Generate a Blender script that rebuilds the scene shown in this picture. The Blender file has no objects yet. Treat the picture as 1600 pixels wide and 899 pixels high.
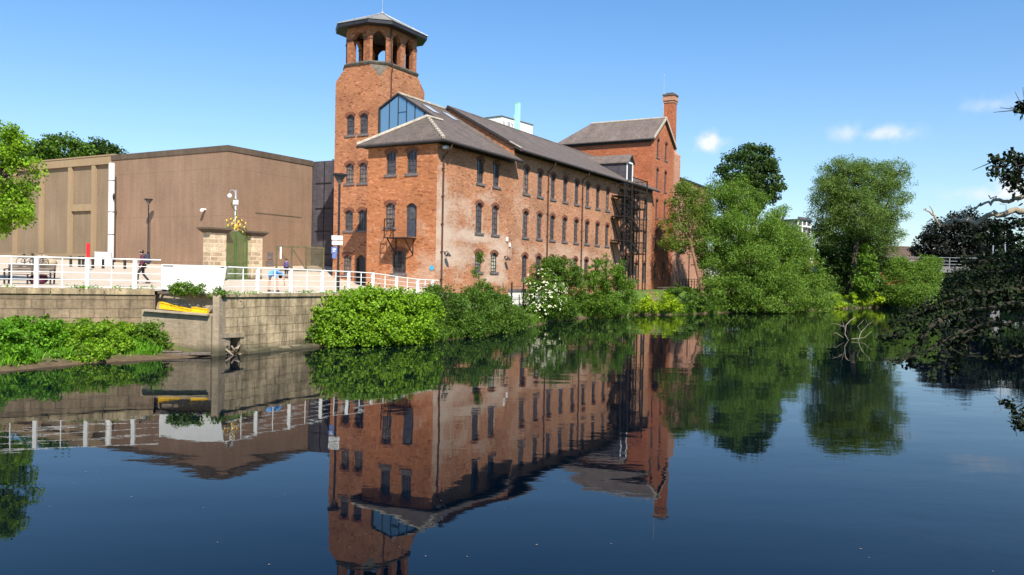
import bpy, bmesh, math, random
import numpy as np
from mathutils import Vector, Matrix, Euler
from mathutils.geometry import tessellate_polygon, delaunay_2d_cdt
rad = math.radians
SC = bpy.context.scene
COL = SC.collection
RNG = np.random.default_rng(7)
random.seed(5)

# ------------------------------------------------------------------ camera
F = 1260.0; EYE = 3.4
PITCH = rad(-0.887); ROLL = rad(1.16)
RM = Matrix.Rotation(math.pi/2 + PITCH, 3, 'X') @ Matrix.Rotation(ROLL, 3, 'Z')
CAMP = Vector((0, 0, EYE))
def ray(px, py): return RM @ Vector(((px-800)/F, -(py-449.5)/F, -1.0))
def at(px, py, Y):
    d = ray(px, py); return CAMP + d*(Y/d.y)
def atz(px, py, z):
    d = ray(px, py); return CAMP + d*((z-EYE)/d.z)
def pxm(Y): return Y/F          # metres per photo pixel at depth Y
cam = bpy.data.cameras.new('camera'); co = bpy.data.objects.new('camera', cam); COL.objects.link(co)
co.matrix_world = Matrix.Translation(CAMP) @ RM.to_4x4()
cam.sensor_width = 36; cam.lens = F/1600*36; cam.clip_end = 9000; cam.clip_start = .1
SC.camera = co

# ------------------------------------------------------------------ materials
class NT:
    def __init__(s, name):
        s.m = bpy.data.materials.new(name); s.m.use_nodes = True
        s.t = s.m.node_tree; s.t.nodes.clear()
        s.out = s.n('ShaderNodeOutputMaterial')
    def n(s, typ, **kw):
        x = s.t.nodes.new(typ)
        for k, v in kw.items():
            if k.startswith('i_'): x.inputs[k[2:].replace('_', ' ')].default_value = v
            else: setattr(x, k, v)
        return x
    def l(s, a, b): s.t.links.new(a, b)
    def pr(s, **kw):
        b = s.n('ShaderNodeBsdfPrincipled'); s.l(b.outputs[0], s.out.inputs[0])
        for k, v in kw.items(): b.inputs[k.replace('_', ' ')].default_value = v
        return b
    def noise(s, vec, scale, detail=4, rough=.55):
        x = s.n('ShaderNodeTexNoise'); x.inputs['Scale'].default_value = scale
        x.inputs['Detail'].default_value = detail; x.inputs['Roughness'].default_value = rough
        if vec is not None: s.l(vec, x.inputs['Vector'])
        return x.outputs['Fac']
    def ramp(s, f, stops):
        r = s.n('ShaderNodeValToRGB'); e = r.color_ramp.elements
        while len(e) < len(stops): e.new(.5)
        for q, (p, c) in zip(e, stops):
            q.position = p; q.color = (c if isinstance(c, tuple) else (c, c, c)) + (1,)
        s.l(f, r.inputs[0]); return r.outputs[0]
    def mix(s, f, a, b, mode='MIX'):
        x = s.n('ShaderNodeMix', data_type='RGBA', blend_type=mode)
        for i, v in ((0, f), (6, a), (7, b)):
            if isinstance(v, (int, float)): x.inputs[i].default_value = v
            elif isinstance(v, tuple): x.inputs[i].default_value = v + (1,)
            else: s.l(v, x.inputs[i])
        return x.outputs[2]
    def math(s, op, a, b=0.0, clamp=False):
        x = s.n('ShaderNodeMath', operation=op, use_clamp=clamp)
        for i, v in ((0, a), (1, b)):
            if isinstance(v, (int, float)): x.inputs[i].default_value = v
            else: s.l(v, x.inputs[i])
        return x.outputs[0]
    def mapping(s, vec, scale):
        x = s.n('ShaderNodeMapping'); x.inputs['Scale'].default_value = scale; s.l(vec, x.inputs[0]); return x.outputs[0]
    def tc(s, k): return s.n('ShaderNodeTexCoord').outputs[k]
    def bump(s, h, strength, dist, b):
        x = s.n('ShaderNodeBump'); x.inputs['Strength'].default_value = strength; x.inputs['Distance'].default_value = dist
        s.l(h, x.inputs['Height']); s.l(x.outputs[0], b.inputs['Normal'])

def plain(name, c, rough=.6, metal=0.0, var=.25, scale=3.0, spec=.4):
    t = NT(name); b = t.pr(Roughness=rough, Metallic=metal)
    b.inputs['Specular IOR Level'].default_value = spec
    f = t.noise(t.tc('Object'), scale, 5)
    lo = tuple(x*(1-var) for x in c); hi = tuple(min(1, x*(1+var)) for x in c)
    t.l(t.ramp(f, [(.3, lo), (.7, hi)]), b.inputs['Base Color'])
    return t.m

def brick_mat(name, c1, c2, mortar, white=.3, whitecol=(.50, .40, .33), dark=.5, wscale=.35, bw=.235, bh=.078, patches=(), freshen=(), wamt=None):
    t = NT(name); b = t.pr(Roughness=.92); b.inputs['Specular IOR Level'].default_value = .15
    uv = t.tc('UV')
    br = t.n('ShaderNodeTexBrick'); t.l(uv, br.inputs['Vector'])
    br.inputs['Color1'].default_value = c1+(1,); br.inputs['Color2'].default_value = c2+(1,)
    br.inputs['Mortar'].default_value = mortar+(1,); br.inputs['Scale'].default_value = 1
    br.inputs['Mortar Size'].default_value = .007; br.inputs['Brick Width'].default_value = bw; br.inputs['Row Height'].default_value = bh
    br.inputs['Bias'].default_value = -.1
    n1 = t.noise(uv, .28, 6, .6); n2 = t.noise(t.mapping(uv, (1.0, 3.0, 1.0)), 2.4, 6, .7); n3 = t.noise(uv, 5.5, 5, .75)
    # single odd bricks
    vo = t.n('ShaderNodeTexVoronoi'); t.l(t.mapping(uv, (1/bw, 1/bh, 1)), vo.inputs['Vector']); vo.inputs['Scale'].default_value = 1.0
    vs = t.n('ShaderNodeSeparateColor'); t.l(vo.outputs['Color'], vs.inputs[0])
    c = t.mix(t.math('GREATER_THAN', vs.outputs[0], .93), br.outputs['Color'], tuple(x*.72 for x in c2))
    c = t.mix(t.math('MULTIPLY', t.math('GREATER_THAN', vs.outputs[1], .92), .45), c, tuple(min(1, x*1.35+.06) for x in c1))
    c = t.mix(1.0, c, t.ramp(n1, [(.3, 1-.36*dark), (.5, 1.0), (.7, 1.14)]), 'MULTIPLY')
    c = t.mix(1.0, c, t.ramp(n2, [(.3, 1-.20*dark), (.55, 1.0), (.75, 1.10)]), 'MULTIPLY')
    c = t.mix(1.0, c, t.ramp(n3, [(.25, .80), (.5, 1.0), (.8, 1.12)]), 'MULTIPLY')
    # limewash / efflorescence patches with their own ragged shape
    w = t.math('ADD', t.math('MULTIPLY', t.noise(t.mapping(uv, (1, 1.9, 1)), wscale, 8, .72), .7), t.math('MULTIPLY', n3, .3))
    if patches or freshen:
        sx = t.n('ShaderNodeSeparateXYZ'); t.l(uv, sx.inputs[0])
        def bumpf(items):
            tot = None
            for (pu, pz, su, sz, am) in items:
                q = t.math('ADD', t.math('POWER', t.math('ABSOLUTE', t.math('DIVIDE', t.math('SUBTRACT', sx.outputs[0], pu), su)), 2.5), t.math('POWER', t.math('ABSOLUTE', t.math('DIVIDE', t.math('SUBTRACT', sx.outputs[1], pz), sz)), 2.5))
                g = t.math('MULTIPLY', t.math('POWER', 2.718, t.math('MULTIPLY', q, -1.0)), am); tot = g if tot is None else t.math('ADD', tot, g)
            return tot
        if patches: w = t.math('ADD', w, bumpf(patches))
        if freshen:
            fm = t.ramp(t.math('ADD', t.math('MULTIPLY', n3, .25), t.math('ADD', t.math('MULTIPLY', t.noise(uv, .8, 6, .7), .6), bumpf(freshen))), [(.62, 0.0), (.74, .75)])
            c = t.mix(fm, c, (.50, .135, .06))
    wm = t.ramp(w, [(.62-.22*white, 0.0), (.72-.20*white, .55), (.85-.15*white, .95)])
    c = t.mix(t.math('MULTIPLY', wm, min(1, white*1.3) if wamt is None else wamt), c, whitecol)
    t.l(c, b.inputs['Base Color'])
    t.bump(t.math('SUBTRACT', n3, t.math('MULTIPLY', br.outputs['Fac'], .8)), .5, .02, b)
    return t.m

M = {}
M['brick_end'] = brick_mat('orange_brick', (.455, .172, .070), (.35, .122, .052), (.36, .20, .11), .20, (.56, .42, .31), dark=.7, wscale=.6, wamt=.6, patches=((-4.6, 4.2, 1.6, 2.2, .08), (-.6, 3.6, 1.2, 1.8, .22), (-3.0, 2.7, 2.8, .6, .18), (-1.3, 6.6, .7, .5, .16)))
M['brick_wing'] = brick_mat('limewashed_brick', (.47, .19, .085), (.37, .14, .065), (.40, .27, .18), .42, (.60, .475, .37), .8, .55, wamt=.85,
    patches=((.5, 7.0, 1.1, 3.8, .17), (1.6, 4.6, 2.0, .6, .22), (3.6, 6.05, 3.8, .45, .24), (8.2, 5.0, 1.3, 1.6, .16), (3.0, 7.6, 1.8, 1.0, .13), (7.6, 3.1, 2.2, .4, .18), (6.4, 8.9, 1.0, .8, .12), (5, 4.5, 4.5, 1.4, .07), (5, 10.8, 5, .9, -.10)), freshen=((2.4, 3.2, 2.4, 1.0, .22), (7.5, 2.7, 2.0, .7, .2)))
M['brick_main'] = brick_mat('worn_brick', (.465, .21, .108), (.36, .155, .082), (.40, .26, .17), .30, (.57, .42, .31), .75, .5, wamt=.75, patches=((19, 5.2, 11, 1.0, .12), (11, 8.9, 1.2, 1.3, .12), (25, 4.0, 12, 1.6, .12), (14, 8.0, 3, 1.0, .06), (20, 11.6, 11, .8, -.12)))
M['brick_tower'] = brick_mat('tower_brick', (.455, .185, .085), (.31, .115, .058), (.38, .25, .15), .18, (.52, .34, .20), .9, .5)
M['brick_belfry'] = brick_mat('eave_shade_belfry_brick', (.40, .15, .065), (.26, .09, .045), (.32, .22, .14), .15, (.46, .30, .18), 1.0, .5)  # brick darkened all over to stand for shade under the belfry eaves
M['brick_red'] = brick_mat('red_brick', (.44, .142, .062), (.35, .104, .048), (.30, .15, .10), .12, (.46, .25, .17), .55)
M['brick_pink'] = brick_mat('pink_brick', (.50, .24, .15), (.43, .20, .125), (.44, .30, .22), .4, (.58, .43, .34), .5)
M['brick_arch'] = brick_mat('arch_brick', (.22, .08, .045), (.17, .06, .038), (.17, .11, .08), .05, dark=.4)

def slate_mat(name, c):
    t = NT(name); b = t.pr(Roughness=.75); uv = t.tc('UV'); b.inputs['Specular IOR Level'].default_value = .3
    br = t.n('ShaderNodeTexBrick'); t.l(uv, br.inputs['Vector'])
    br.inputs['Color1'].default_value = tuple(x*1.1 for x in c)+(1,); br.inputs['Color2'].default_value = tuple(x*.8 for x in c)+(1,)
    br.inputs['Mortar'].default_value = tuple(x*.45 for x in c)+(1,); br.inputs['Scale'].default_value = 1
    br.inputs['Brick Width'].default_value = .3; br.inputs['Row Height'].default_value = .2; br.inputs['Mortar Size'].default_value = .008
    n1 = t.noise(t.mapping(uv, (1, .35, 1)), .9, 6); n2 = t.noise(uv, 4, 5, .7)
    cc = t.mix(1.0, br.outputs['Color'], t.ramp(n1, [(.3, .78), (.7, 1.2)]), 'MULTIPLY')
    cc = t.mix(1.0, cc, t.ramp(n2, [(.3, .8), (.7, 1.2)]), 'MULTIPLY')
    cc = t.mix(t.ramp(t.noise(uv, .7, 7, .7), [(.62, 0.0), (.75, .35)]), cc, (.25, .22, .15))
    t.l(cc, b.inputs['Base Color']); t.bump(br.outputs['Fac'], -.4, .02, b); return t.m
M['slate'] = slate_mat('slate_roof', (.125, .098, .082))
M['slate2'] = slate_mat('slate_roof_light', (.155, .12, .102))
M['slate_blue'] = slate_mat('slate_hung', (.085, .075, .085))
M['tile'] = slate_mat('brown_tile', (.10, .065, .05))
M['leadroof'] = plain('weathered_lead', (.20, .19, .17), .7)
M['cap'] = plain('pale_mortar_cap', (.42, .36, .285), .9)
M['stone_trim'] = plain('sooty_stone', (.10, .085, .065), .9, var=.5)
M['frame'] = plain('dark_grey_paint', (.075, .068, .072), .55)
M['whiteframe'] = plain('white_paint', (.78, .76, .72), .5, var=.05)
M['sill'] = plain('grey_sill', (.13, .11, .105), .85, var=.4)
M['black'] = plain('black_metal', (.018, .016, .016), .5)
M['rust'] = plain('brown_black_iron', (.018, .012, .010), .65, var=.4)
M['pipe'] = plain('brown_pipe', (.075, .035, .025), .55)
M['gutter'] = plain('dark_gutter', (.03, .027, .027), .6)
M['door'] = plain('blue_grey_door', (.06, .06, .075), .5)
M['steel'] = plain('galvanised', (.45, .46, .47), .4, .6)
M['red'] = plain('red_paint', (.62, .015, .02), .4, var=.1)
M['yellow'] = plain('yellow_paint', (.80, .46, .01), .45, var=.18, scale=6)
M['timber'] = plain('weathered_timber', (.12, .095, .075), .85, var=.4, scale=8)
M['benchwood'] = plain('bench_wood', (.10, .075, .055), .7, var=.3)
M['palegreen'] = plain('pale_green_cladding', (.36, .74, .60), .5, var=.06)
M['gold'] = plain('gilding', (.80, .50, .10), .35, .5, .15)
M['gategreen'] = plain('green_ironwork', (.075, .115, .032), .5, var=.25)
M['olive'] = plain('olive_steel', (.10, .085, .04), .6)
M['bluesign'] = plain('blue_sign', (.10, .17, .40), .5, var=.1)
M['cyan'] = plain('blue_plaque', (.06, .35, .55), .4, var=.1)
M['bark'] = plain('bark', (.10, .075, .055), .9, var=.5, scale=5)
M['barkshade'] = plain('shade_dark_bark', (.035, .028, .02), .95, var=.4, scale=6)  # darker limb bark, shade among the leaves put into the colour
M['barkpale'] = plain('pale_bare_bark', (.30, .25, .18), .9, var=.35, scale=5)
M['barkred'] = plain('reddish_bark', (.16, .085, .05), .9, var=.4, scale=5)
M['letters'] = plain('grey_lettering', (.22, .22, .27), .5, var=.05)
M['skin'] = plain('skin', (.50, .28, .19), .6, var=.08)
M['hair'] = plain('dark_hair', (.02, .015, .012), .6)
M['darkcloth'] = plain('dark_trousers', (.02, .02, .024), .85)
M['maroon'] = plain('maroon_top', (.10, .022, .05), .85)
M['navy'] = plain('navy_pack', (.03, .03, .055), .8)
M['bluecloth'] = plain('light_blue_cloth', (.12, .33, .68), .85, var=.12)
M['purple'] = plain('purple_top', (.10, .075, .19), .85)
M['tyre'] = plain('tyre_rubber', (.02, .02, .02), .8)
M['flower'] = plain('cream_flower', (.74, .72, .52), .8, var=.08)
M['debris'] = plain('pale_driftwood', (.24, .19, .14), .9, var=.3, scale=7)
M['dark'] = plain('dark_cladding', (.025, .025, .03), .5)
M['bluebottle'] = plain('blue_plastic', (.04, .16, .60), .35, var=.1)

def glass_mat(name, c, rough=.08, spec=.6):
    t = NT(name); b = t.pr(Roughness=rough); b.inputs['Specular IOR Level'].default_value = spec
    f = t.noise(t.tc('Object'), 1.7, 3); oi = t.n('ShaderNodeObjectInfo')
    col = t.ramp(f, [(.35, tuple(x*.5 for x in c)), (.65, tuple(x*1.5 for x in c))])
    t.l(t.mix(1.0, col, t.ramp(oi.outputs['Random'], [(.0, (.45, .45, .5)), (.55, (1.0, .95, .95)), (.8, (2.0, 1.7, 1.4)), (1.0, (2.6, 2.2, 1.8))]), 'MULTIPLY'), b.inputs['Base Color'])  # base colour varies per pane, standing in for reflections and some net curtains
    t.bump(t.noise(t.tc('Object'), 2.2, 2), .06, .05, b)
    return t.m
M['pane'] = glass_mat('old_window_glass', (.085, .075, .075))
M['pane_net'] = glass_mat('curtained_glass', (.20, .23, .20), .2)
t = NT('blue_tinted_glass'); b = t.pr(Roughness=.03, Metallic=.75); b.inputs['Base Color'].default_value = (.27, .42, .52, 1)
t.bump(t.noise(t.tc('Object'), .5, 2), .05, .08, b); M['blueglass'] = t.m
t = NT('skylight_glass_sky_tone'); b = t.pr(Roughness=.3, Metallic=.0); b.inputs['Base Color'].default_value = (.38, .42, .46, 1); M['skyglass'] = t.m  # pale base colour imitates sky reflected in the rooflights

def tide(t, c, n):
    z = t.n('ShaderNodeSeparateXYZ'); t.l(t.tc('Object'), z.inputs[0])
    m = t.ramp(t.math('ADD', z.outputs['Z'], t.math('MULTIPLY', t.math('SUBTRACT', n, .5), .9)), [(.10, .85), (.22, .55), (.42, 0.0)])
    return t.mix(m, c, (.045, .045, .025))
def concrete_mat(name, c, rib=0.0, stain=.5, lines=None):
    t = NT(name); b = t.pr(Roughness=.93); b.inputs['Specular IOR Level'].default_value = .15; uv = t.tc('UV')
    n1 = t.noise(uv, .22, 7, .6); n2 = t.noise(t.mapping(uv, (2.4, .22, 1)), .9, 6, .65); n3 = t.noise(t.mapping(uv, (1.2, 9, 1)), 1.5, 5, .7); n4 = t.noise(uv, 7, 4, .7)
    col = t.mix(1.0, c, t.ramp(n1, [(.3, 1-.3*stain), (.7, 1+.25*stain)]), 'MULTIPLY')
    col = t.mix(1.0, col, t.ramp(n2, [(.3, 1-.3*stain), (.55, 1.0), (.75, 1.12)]), 'MULTIPLY')
    col = t.mix(1.0, col, t.ramp(n3, [(.3, 1-.2*stain), (.7, 1+.12*stain)]), 'MULTIPLY')
    col = t.mix(1.0, col, t.ramp(n4, [(.3, .88), (.7, 1.1)]), 'MULTIPLY')
    if lines:
        br = t.n('ShaderNodeTexBrick'); t.l(uv, br.inputs['Vector']); br.inputs['Scale'].default_value = 1; br.offset = 0
        br.inputs['Brick Width'].default_value = lines[0]; br.inputs['Row Height'].default_value = lines[1]; br.inputs['Mortar Size'].default_value = .025
        col = t.mix(t.math('MULTIPLY', br.outputs['Fac'], .35), col, tuple(x*.5 for x in c))
    if name == 'stained_concrete': col = tide(t, col, n1)
    t.l(col, b.inputs['Base Color'])
    if rib:
        w = t.n('ShaderNodeTexWave', wave_type='BANDS', bands_direction='X'); w.inputs['Scale'].default_value = rib; t.l(uv, w.inputs['Vector'])
        t.bump(w.outputs['Fac'], .5, .04, b)
    else: t.bump(n4, .4, .03, b)
    return t.m
M['museum'] = concrete_mat('ribbed_brown_concrete', (.262, .168, .112), 0, .5, (7.0, 3.9))
M['museum_tan'] = concrete_mat('tan_panel', (.24, .175, .112), 0, .45)
M['museum_frame'] = concrete_mat('tan_frame', (.32, .228, .135), 0, .25)
M['coping'] = concrete_mat('dark_coping', (.12, .09, .065), 0, .8)
M['conc'] = concrete_mat('stained_concrete', (.37, .295, .20), 0, 1.3)
M['concpale'] = concrete_mat('pale_concrete', (.40, .33, .235), 0, .8)
M['girder'] = concrete_mat('bridge_concrete', (.22, .21, .21), 0, .6)

def block_mat(name, c1, c2, mortar, bw, bh, stain=.7, ms=.02):
    t = NT(name); b = t.pr(Roughness=.93); uv = t.tc('UV'); b.inputs['Specular IOR Level'].default_value = .15
    wv = t.n('ShaderNodeVectorMath', operation='ADD'); t.l(uv, wv.inputs[0])
    nz = t.n('ShaderNodeTexNoise'); nz.inputs['Scale'].default_value = 1.3; t.l(uv, nz.inputs['Vector'])
    sc = t.n('ShaderNodeVectorMath', operation='SCALE'); sc.inputs['Scale'].default_value = .10; t.l(nz.outputs['Color'], sc.inputs[0]); t.l(sc.outputs[0], wv.inputs[1])
    br = t.n('ShaderNodeTexBrick'); t.l(wv.outputs[0], br.inputs['Vector']); br.inputs['Scale'].default_value = 1
    br.inputs['Color1'].default_value = c1+(1,); br.inputs['Color2'].default_value = c2+(1,); br.inputs['Mortar'].default_value = mortar+(1,)
    br.inputs['Brick Width'].default_value = bw; br.inputs['Row Height'].default_value = bh; br.inputs['Mortar Size'].default_value = ms; br.squash = 1.4; br.squash_frequency = 3
    n1 = t.noise(uv, .5, 7, .65); n2 = t.noise(t.mapping(uv, (3.0, .3, 1)), 1.0, 6, .7); n4 = t.noise(uv, 6, 5, .75)
    c = t.mix(1.0, br.outputs['Color'], t.ramp(n1, [(.3, 1-.45*stain), (.7, 1+.3*stain)]), 'MULTIPLY')
    c = t.mix(1.0, c, t.ramp(n2, [(.32, 1-.55*stain), (.55, 1.0), (.75, 1.25)]), 'MULTIPLY')
    c = t.mix(1.0, c, t.ramp(n4, [(.3, .75), (.7, 1.2)]), 'MULTIPLY')
    c = tide(t, c, n1)
    t.l(c, b.inputs['Base Color']); t.bump(t.math('SUBTRACT', n4, t.math('MULTIPLY', br.outputs['Fac'], 1.0)), .7, .05, b)
    return t.m
M['stonewall'] = block_mat('river_wall_stone', (.29, .215, .137), (.23, .17, .108), (.175, .13, .086), .85, .36, .8)
M['stonewall2'] = block_mat('river_wall_pale_stone', (.46, .36, .22), (.39, .30, .18), (.31, .24, .145), .75, .38, 1.25)
M['gatestone'] = block_mat('gate_ashlar', (.66, .52, .34), (.33, .23, .14), (.62, .50, .36), .5, .26, .3, .03)
M['paving'] = block_mat('pale_paving', (.54, .45, .35), (.49, .405, .31), (.40, .325, .25), 1.2, .6, .12)

def leaf_mat(name, c, var=.45, trans=.35, tint=(1.25, 1.15, .5), rough=.55):
    t = NT(name); g = t.n('ShaderNodeNewGeometry'); ri = g.outputs['Random Per Island']
    n = t.noise(t.tc('Object'), .55, 3)
    lo = tuple(x*(1-var) for x in c); hi = tuple(x*(1+var*.7)*k**.5 for x, k in zip(c, tint))
    col = t.ramp(ri, [(.0, lo), (.5, c), (1.0, hi)])
    col = t.mix(1.0, col, t.ramp(n, [(.35, (.82, .86, .8)), (.65, (1.14, 1.1, 1.05))]), 'MULTIPLY')
    p = t.n('ShaderNodeBsdfPrincipled'); p.inputs['Roughness'].default_value = rough; p.inputs['Specular IOR Level'].default_value = .25
    t.l(col, p.inputs['Base Color'])
    tr = t.n('ShaderNodeBsdfTranslucent'); t.l(t.mix(1.0, col, tint, 'MULTIPLY'), tr.inputs[0])
    mx = t.n('ShaderNodeMixShader'); mx.inputs[0].default_value = trans
    t.l(p.outputs[0], mx.inputs[1]); t.l(tr.outputs[0], mx.inputs[2]); t.l(mx.outputs[0], t.out.inputs[0])
    return t.m
M['ivy'] = leaf_mat('ivy_leaf', (.19, .345, .02), .5, .42)
M['shrub_dark'] = leaf_mat('dark_shrub_leaf', (.080, .16, .02), .55, .38)
M['shrub_mid'] = leaf_mat('mid_shrub_leaf', (.105, .205, .022), .5, .4)
M['willow'] = leaf_mat('willow_leaf', (.135, .24, .036), .5, .4, (1.2, 1.15, .6))
M['willow_grey'] = leaf_mat('silvery_willow_leaf', (.14, .22, .052), .5, .4, (1.15, 1.15, .7))
M['young'] = leaf_mat('young_leaf', (.13, .21, .032), .5, .4)
M['bright'] = leaf_mat('bright_leaf', (.18, .33, .022), .45, .42)
M['lime'] = leaf_mat('lime_leaf', (.32, .46, .02), .4, .42)
M['nettle'] = leaf_mat('nettle_leaf', (.13, .31, .022), .5, .4)
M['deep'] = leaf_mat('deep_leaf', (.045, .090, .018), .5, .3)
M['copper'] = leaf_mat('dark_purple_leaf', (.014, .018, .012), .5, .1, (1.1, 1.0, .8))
M['alder'] = leaf_mat('alder_leaf_shade_dark', (.013, .024, .007), .6, .12, (1.25, 1.15, .5), .8)  # near-black leaf colour stands in for the shade the foliage hangs in

def ground_mat():
    t = NT('soil_and_grass'); b = t.pr(Roughness=.95); b.inputs['Specular IOR Level'].default_value = .1; o = t.tc('Object')
    f = t.noise(o, .35, 6); f2 = t.noise(o, 3, 5, .7)
    c = t.mix(t.ramp(f, [(.28, 0.0), (.42, 1.0)]), (.15, .11, .06), (.075, .125, .025))
    z = t.n('ShaderNodeSeparateXYZ'); t.l(o, z.inputs[0])
    c = t.mix(t.ramp(z.outputs['Z'], [(.10, 1.0), (.32, 0.0)]), c, (.105, .075, .045))
    c = t.mix(1.0, c, t.ramp(f2, [(.3, .7), (.7, 1.25)]), 'MULTIPLY')
    t.l(c, b.inputs['Base Color']); t.bump(f2, .6, .1, b); return t.m
M['ground'] = ground_mat()
def water_mat():
    t = NT('river_water'); b = t.pr(Roughness=.0, IOR=1.25); b.inputs['Specular Tint'].default_value = (.32, .86, 1, 1); b.inputs['Base Color'].default_value = (.0005, .0026, .0065, 1)
    o = t.tc('Object')
    n0 = t.noise(t.mapping(o, (.45, 1.0, 1)), .16, 3); n1 = t.noise(t.mapping(o, (.55, 1.0, 1)), .9, 3, .5); n2 = t.noise(t.mapping(o, (.6, 1.1, 1)), 4.5, 3, .5)
    patch = t.ramp(t.noise(o, .045, 3), [(.45, .18), (.68, .9)])
    h = t.math('ADD', t.math('MULTIPLY', n0, .03), t.math('MULTIPLY', t.math('ADD', t.math('MULTIPLY', n1, .011), t.math('MULTIPLY', n2, .0024)), patch))
    t.bump(h, 1.0, .8, b); return t.m
M['water'] = water_mat()

# ------------------------------------------------------------------ mesh helpers
class MB:
    def __init__(s): s.v = []; s.f = []; s.mi = []
    def add(s, vs, fs, mi=0):
        o = len(s.v); s.v += [tuple(p) for p in vs]; s.f += [tuple(i+o for i in f) for f in fs]; s.mi += [mi]*len(fs); return s
    def box(s, x0, x1, y0, y1, z0, z1, mi=0):
        return s.add([(x0,y0,z0),(x1,y0,z0),(x1,y1,z0),(x0,y1,z0),(x0,y0,z1),(x1,y0,z1),(x1,y1,z1),(x0,y1,z1)],
              [(0,3,2,1),(4,5,6,7),(0,1,5,4),(1,2,6,5),(2,3,7,6),(3,0,4,7)], mi)
    def prism(s, base, top, mi=0):
        n = len(base); fs = [tuple(range(n))[::-1], tuple(range(n, 2*n))]
        fs += [(i, (i+1) % n, n+(i+1) % n, n+i) for i in range(n)]
        return s.add(list(base)+list(top), fs, mi)
    def slab(s, poly, th, mi=0):
        return s.prism([(x,y,z-th) for x,y,z in poly], poly, mi)
    def beam(s, a, b, w, h=None, mi=0, up=(0,0,1)):
        a = Vector(a); b = Vector(b); h = h or w; d = (b-a).normalized(); r = d.cross(Vector(up))
        if r.length < 1e-3: r = Vector((1,0,0))
        r.normalize(); q = r.cross(d).normalized(); r = r*(w/2); q = q*(h/2)
        return s.prism([a-r-q, a+r-q, a+r+q, a-r+q], [b-r-q, b+r-q, b+r+q, b-r+q], mi)
    def tube(s, pts, rs, n=8, mi=0):
        pts = [Vector(p) for p in pts]
        if isinstance(rs, (int, float)): rs = [rs]*len(pts)
        rings = []; prev = None
        for i, p in enumerate(pts):
            d = (pts[min(i+1, len(pts)-1)] - pts[max(i-1, 0)]).normalized()
            a = prev if prev is not None else (Vector((0,0,1)) if abs(d.z) < .9 else Vector((1,0,0)))
            x = a - d*a.dot(d)
            if x.length < 1e-4: x = d.orthogonal()
            x.normalize(); prev = x; y = d.cross(x)
            rings.append([p + (x*math.cos(k*2*math.pi/n) + y*math.sin(k*2*math.pi/n))*rs[i] for k in range(n)])
        vs = [q for r in rings for q in r]; m = len(pts); fs = []
        for i in range(m-1):
            for k in range(n): fs.append((i*n+k, i*n+(k+1) % n, (i+1)*n+(k+1) % n, (i+1)*n+k))
        fs += [tuple(range(n))[::-1], tuple((m-1)*n+k for k in range(n))]
        return s.add(vs, fs, mi)
    def lathe(s, c, prof, n=16, mi=0):
        c = Vector(c); vs = []; fs = []
        for r, z in prof: vs += [c+Vector((r*math.cos(k*2*math.pi/n), r*math.sin(k*2*math.pi/n), z)) for k in range(n)]
        m = len(prof)
        for i in range(m-1):
            for k in range(n): fs.append((i*n+k, i*n+(k+1) % n, (i+1)*n+(k+1) % n, (i+1)*n+k))
        fs += [tuple(range(n))[::-1], tuple((m-1)*n+k for k in range(n))]
        return s.add(vs, fs, mi)
    def ball(s, c, r, n=10, mi=0):
        r = (r,)*3 if isinstance(r, (int, float)) else r; c = Vector(c)
        o = len(s.v); m = n//2
        prof = [(max(1e-3, math.sin(math.pi*i/m)), -math.cos(math.pi*i/m)) for i in range(m+1)]
        s.lathe((0,0,0), prof, n, mi)
        for i in range(o, len(s.v)):
            p = s.v[i]; s.v[i] = (c.x+p[0]*r[0], c.y+p[1]*r[1], c.z+p[2]*r[2])
        return s
    def build(s, name, mats, parent=None, loc=(0,0,0), smooth=False, bevel=0.0):
        me = bpy.data.meshes.new(name); me.from_pydata(s.v, [], s.f)
        if not isinstance(mats, (list, tuple)): mats = [mats]
        for m in mats: me.materials.append(M[m] if isinstance(m, str) else m)
        me.polygons.foreach_set('material_index', s.mi)
        if smooth: me.polygons.foreach_set('use_smooth', [True]*len(s.f))
        me.update(); box_uv(me)
        o = bpy.data.objects.new(name, me); COL.objects.link(o); o.location = loc
        if parent: o.parent = parent
        if bevel:
            bv = o.modifiers.new('bevel', 'BEVEL'); bv.width = bevel; bv.segments = 2; bv.limit_method = 'ANGLE'
        return o
def box_uv(me):
    if not me.polygons: return
    uv = me.uv_layers.new(name='uv').data; Z = Vector((0,0,1)); vs = me.vertices
    for p in me.polygons:
        n = p.normal
        h = Z.cross(n)
        h = Vector((1,0,0)) if h.length < 1e-3 else h.normalized()
        sd = n.cross(h)
        for li in p.loop_indices:
            c = vs[me.loops[li].vertex_index].co; uv[li].uv = (c.dot(h), c.dot(sd))
def tag(o, label=None, cat=None, group=None, kind=None):
    if label: o['label'] = label
    if cat: o['category'] = cat
    if group: o['group'] = group
    if kind: o['kind'] = kind
    return o
def empty(name, loc=(0,0,0), rz=0.0, label=None, cat=None, group=None):
    o = bpy.data.objects.new(name, None); COL.objects.link(o); o.location = loc; o.rotation_euler = (0,0,rz)
    o.empty_display_size = .2
    return tag(o, label, cat, group)
def copy_tree(o, parent=None):
    c = o.copy(); COL.objects.link(c); c.parent = parent
    for ch in list(o.children): copy_tree(ch, c)
    return c
def arch(a, w, z0, z1, rise, n=6):
    pts = [(a-w/2, z0), (a+w/2, z0)]
    for k in range(n+1):
        x = w/2 - w*k/n; pts.append((a+x, z1-rise + rise*(1-(2*x/w)**2)))
    return pts
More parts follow.
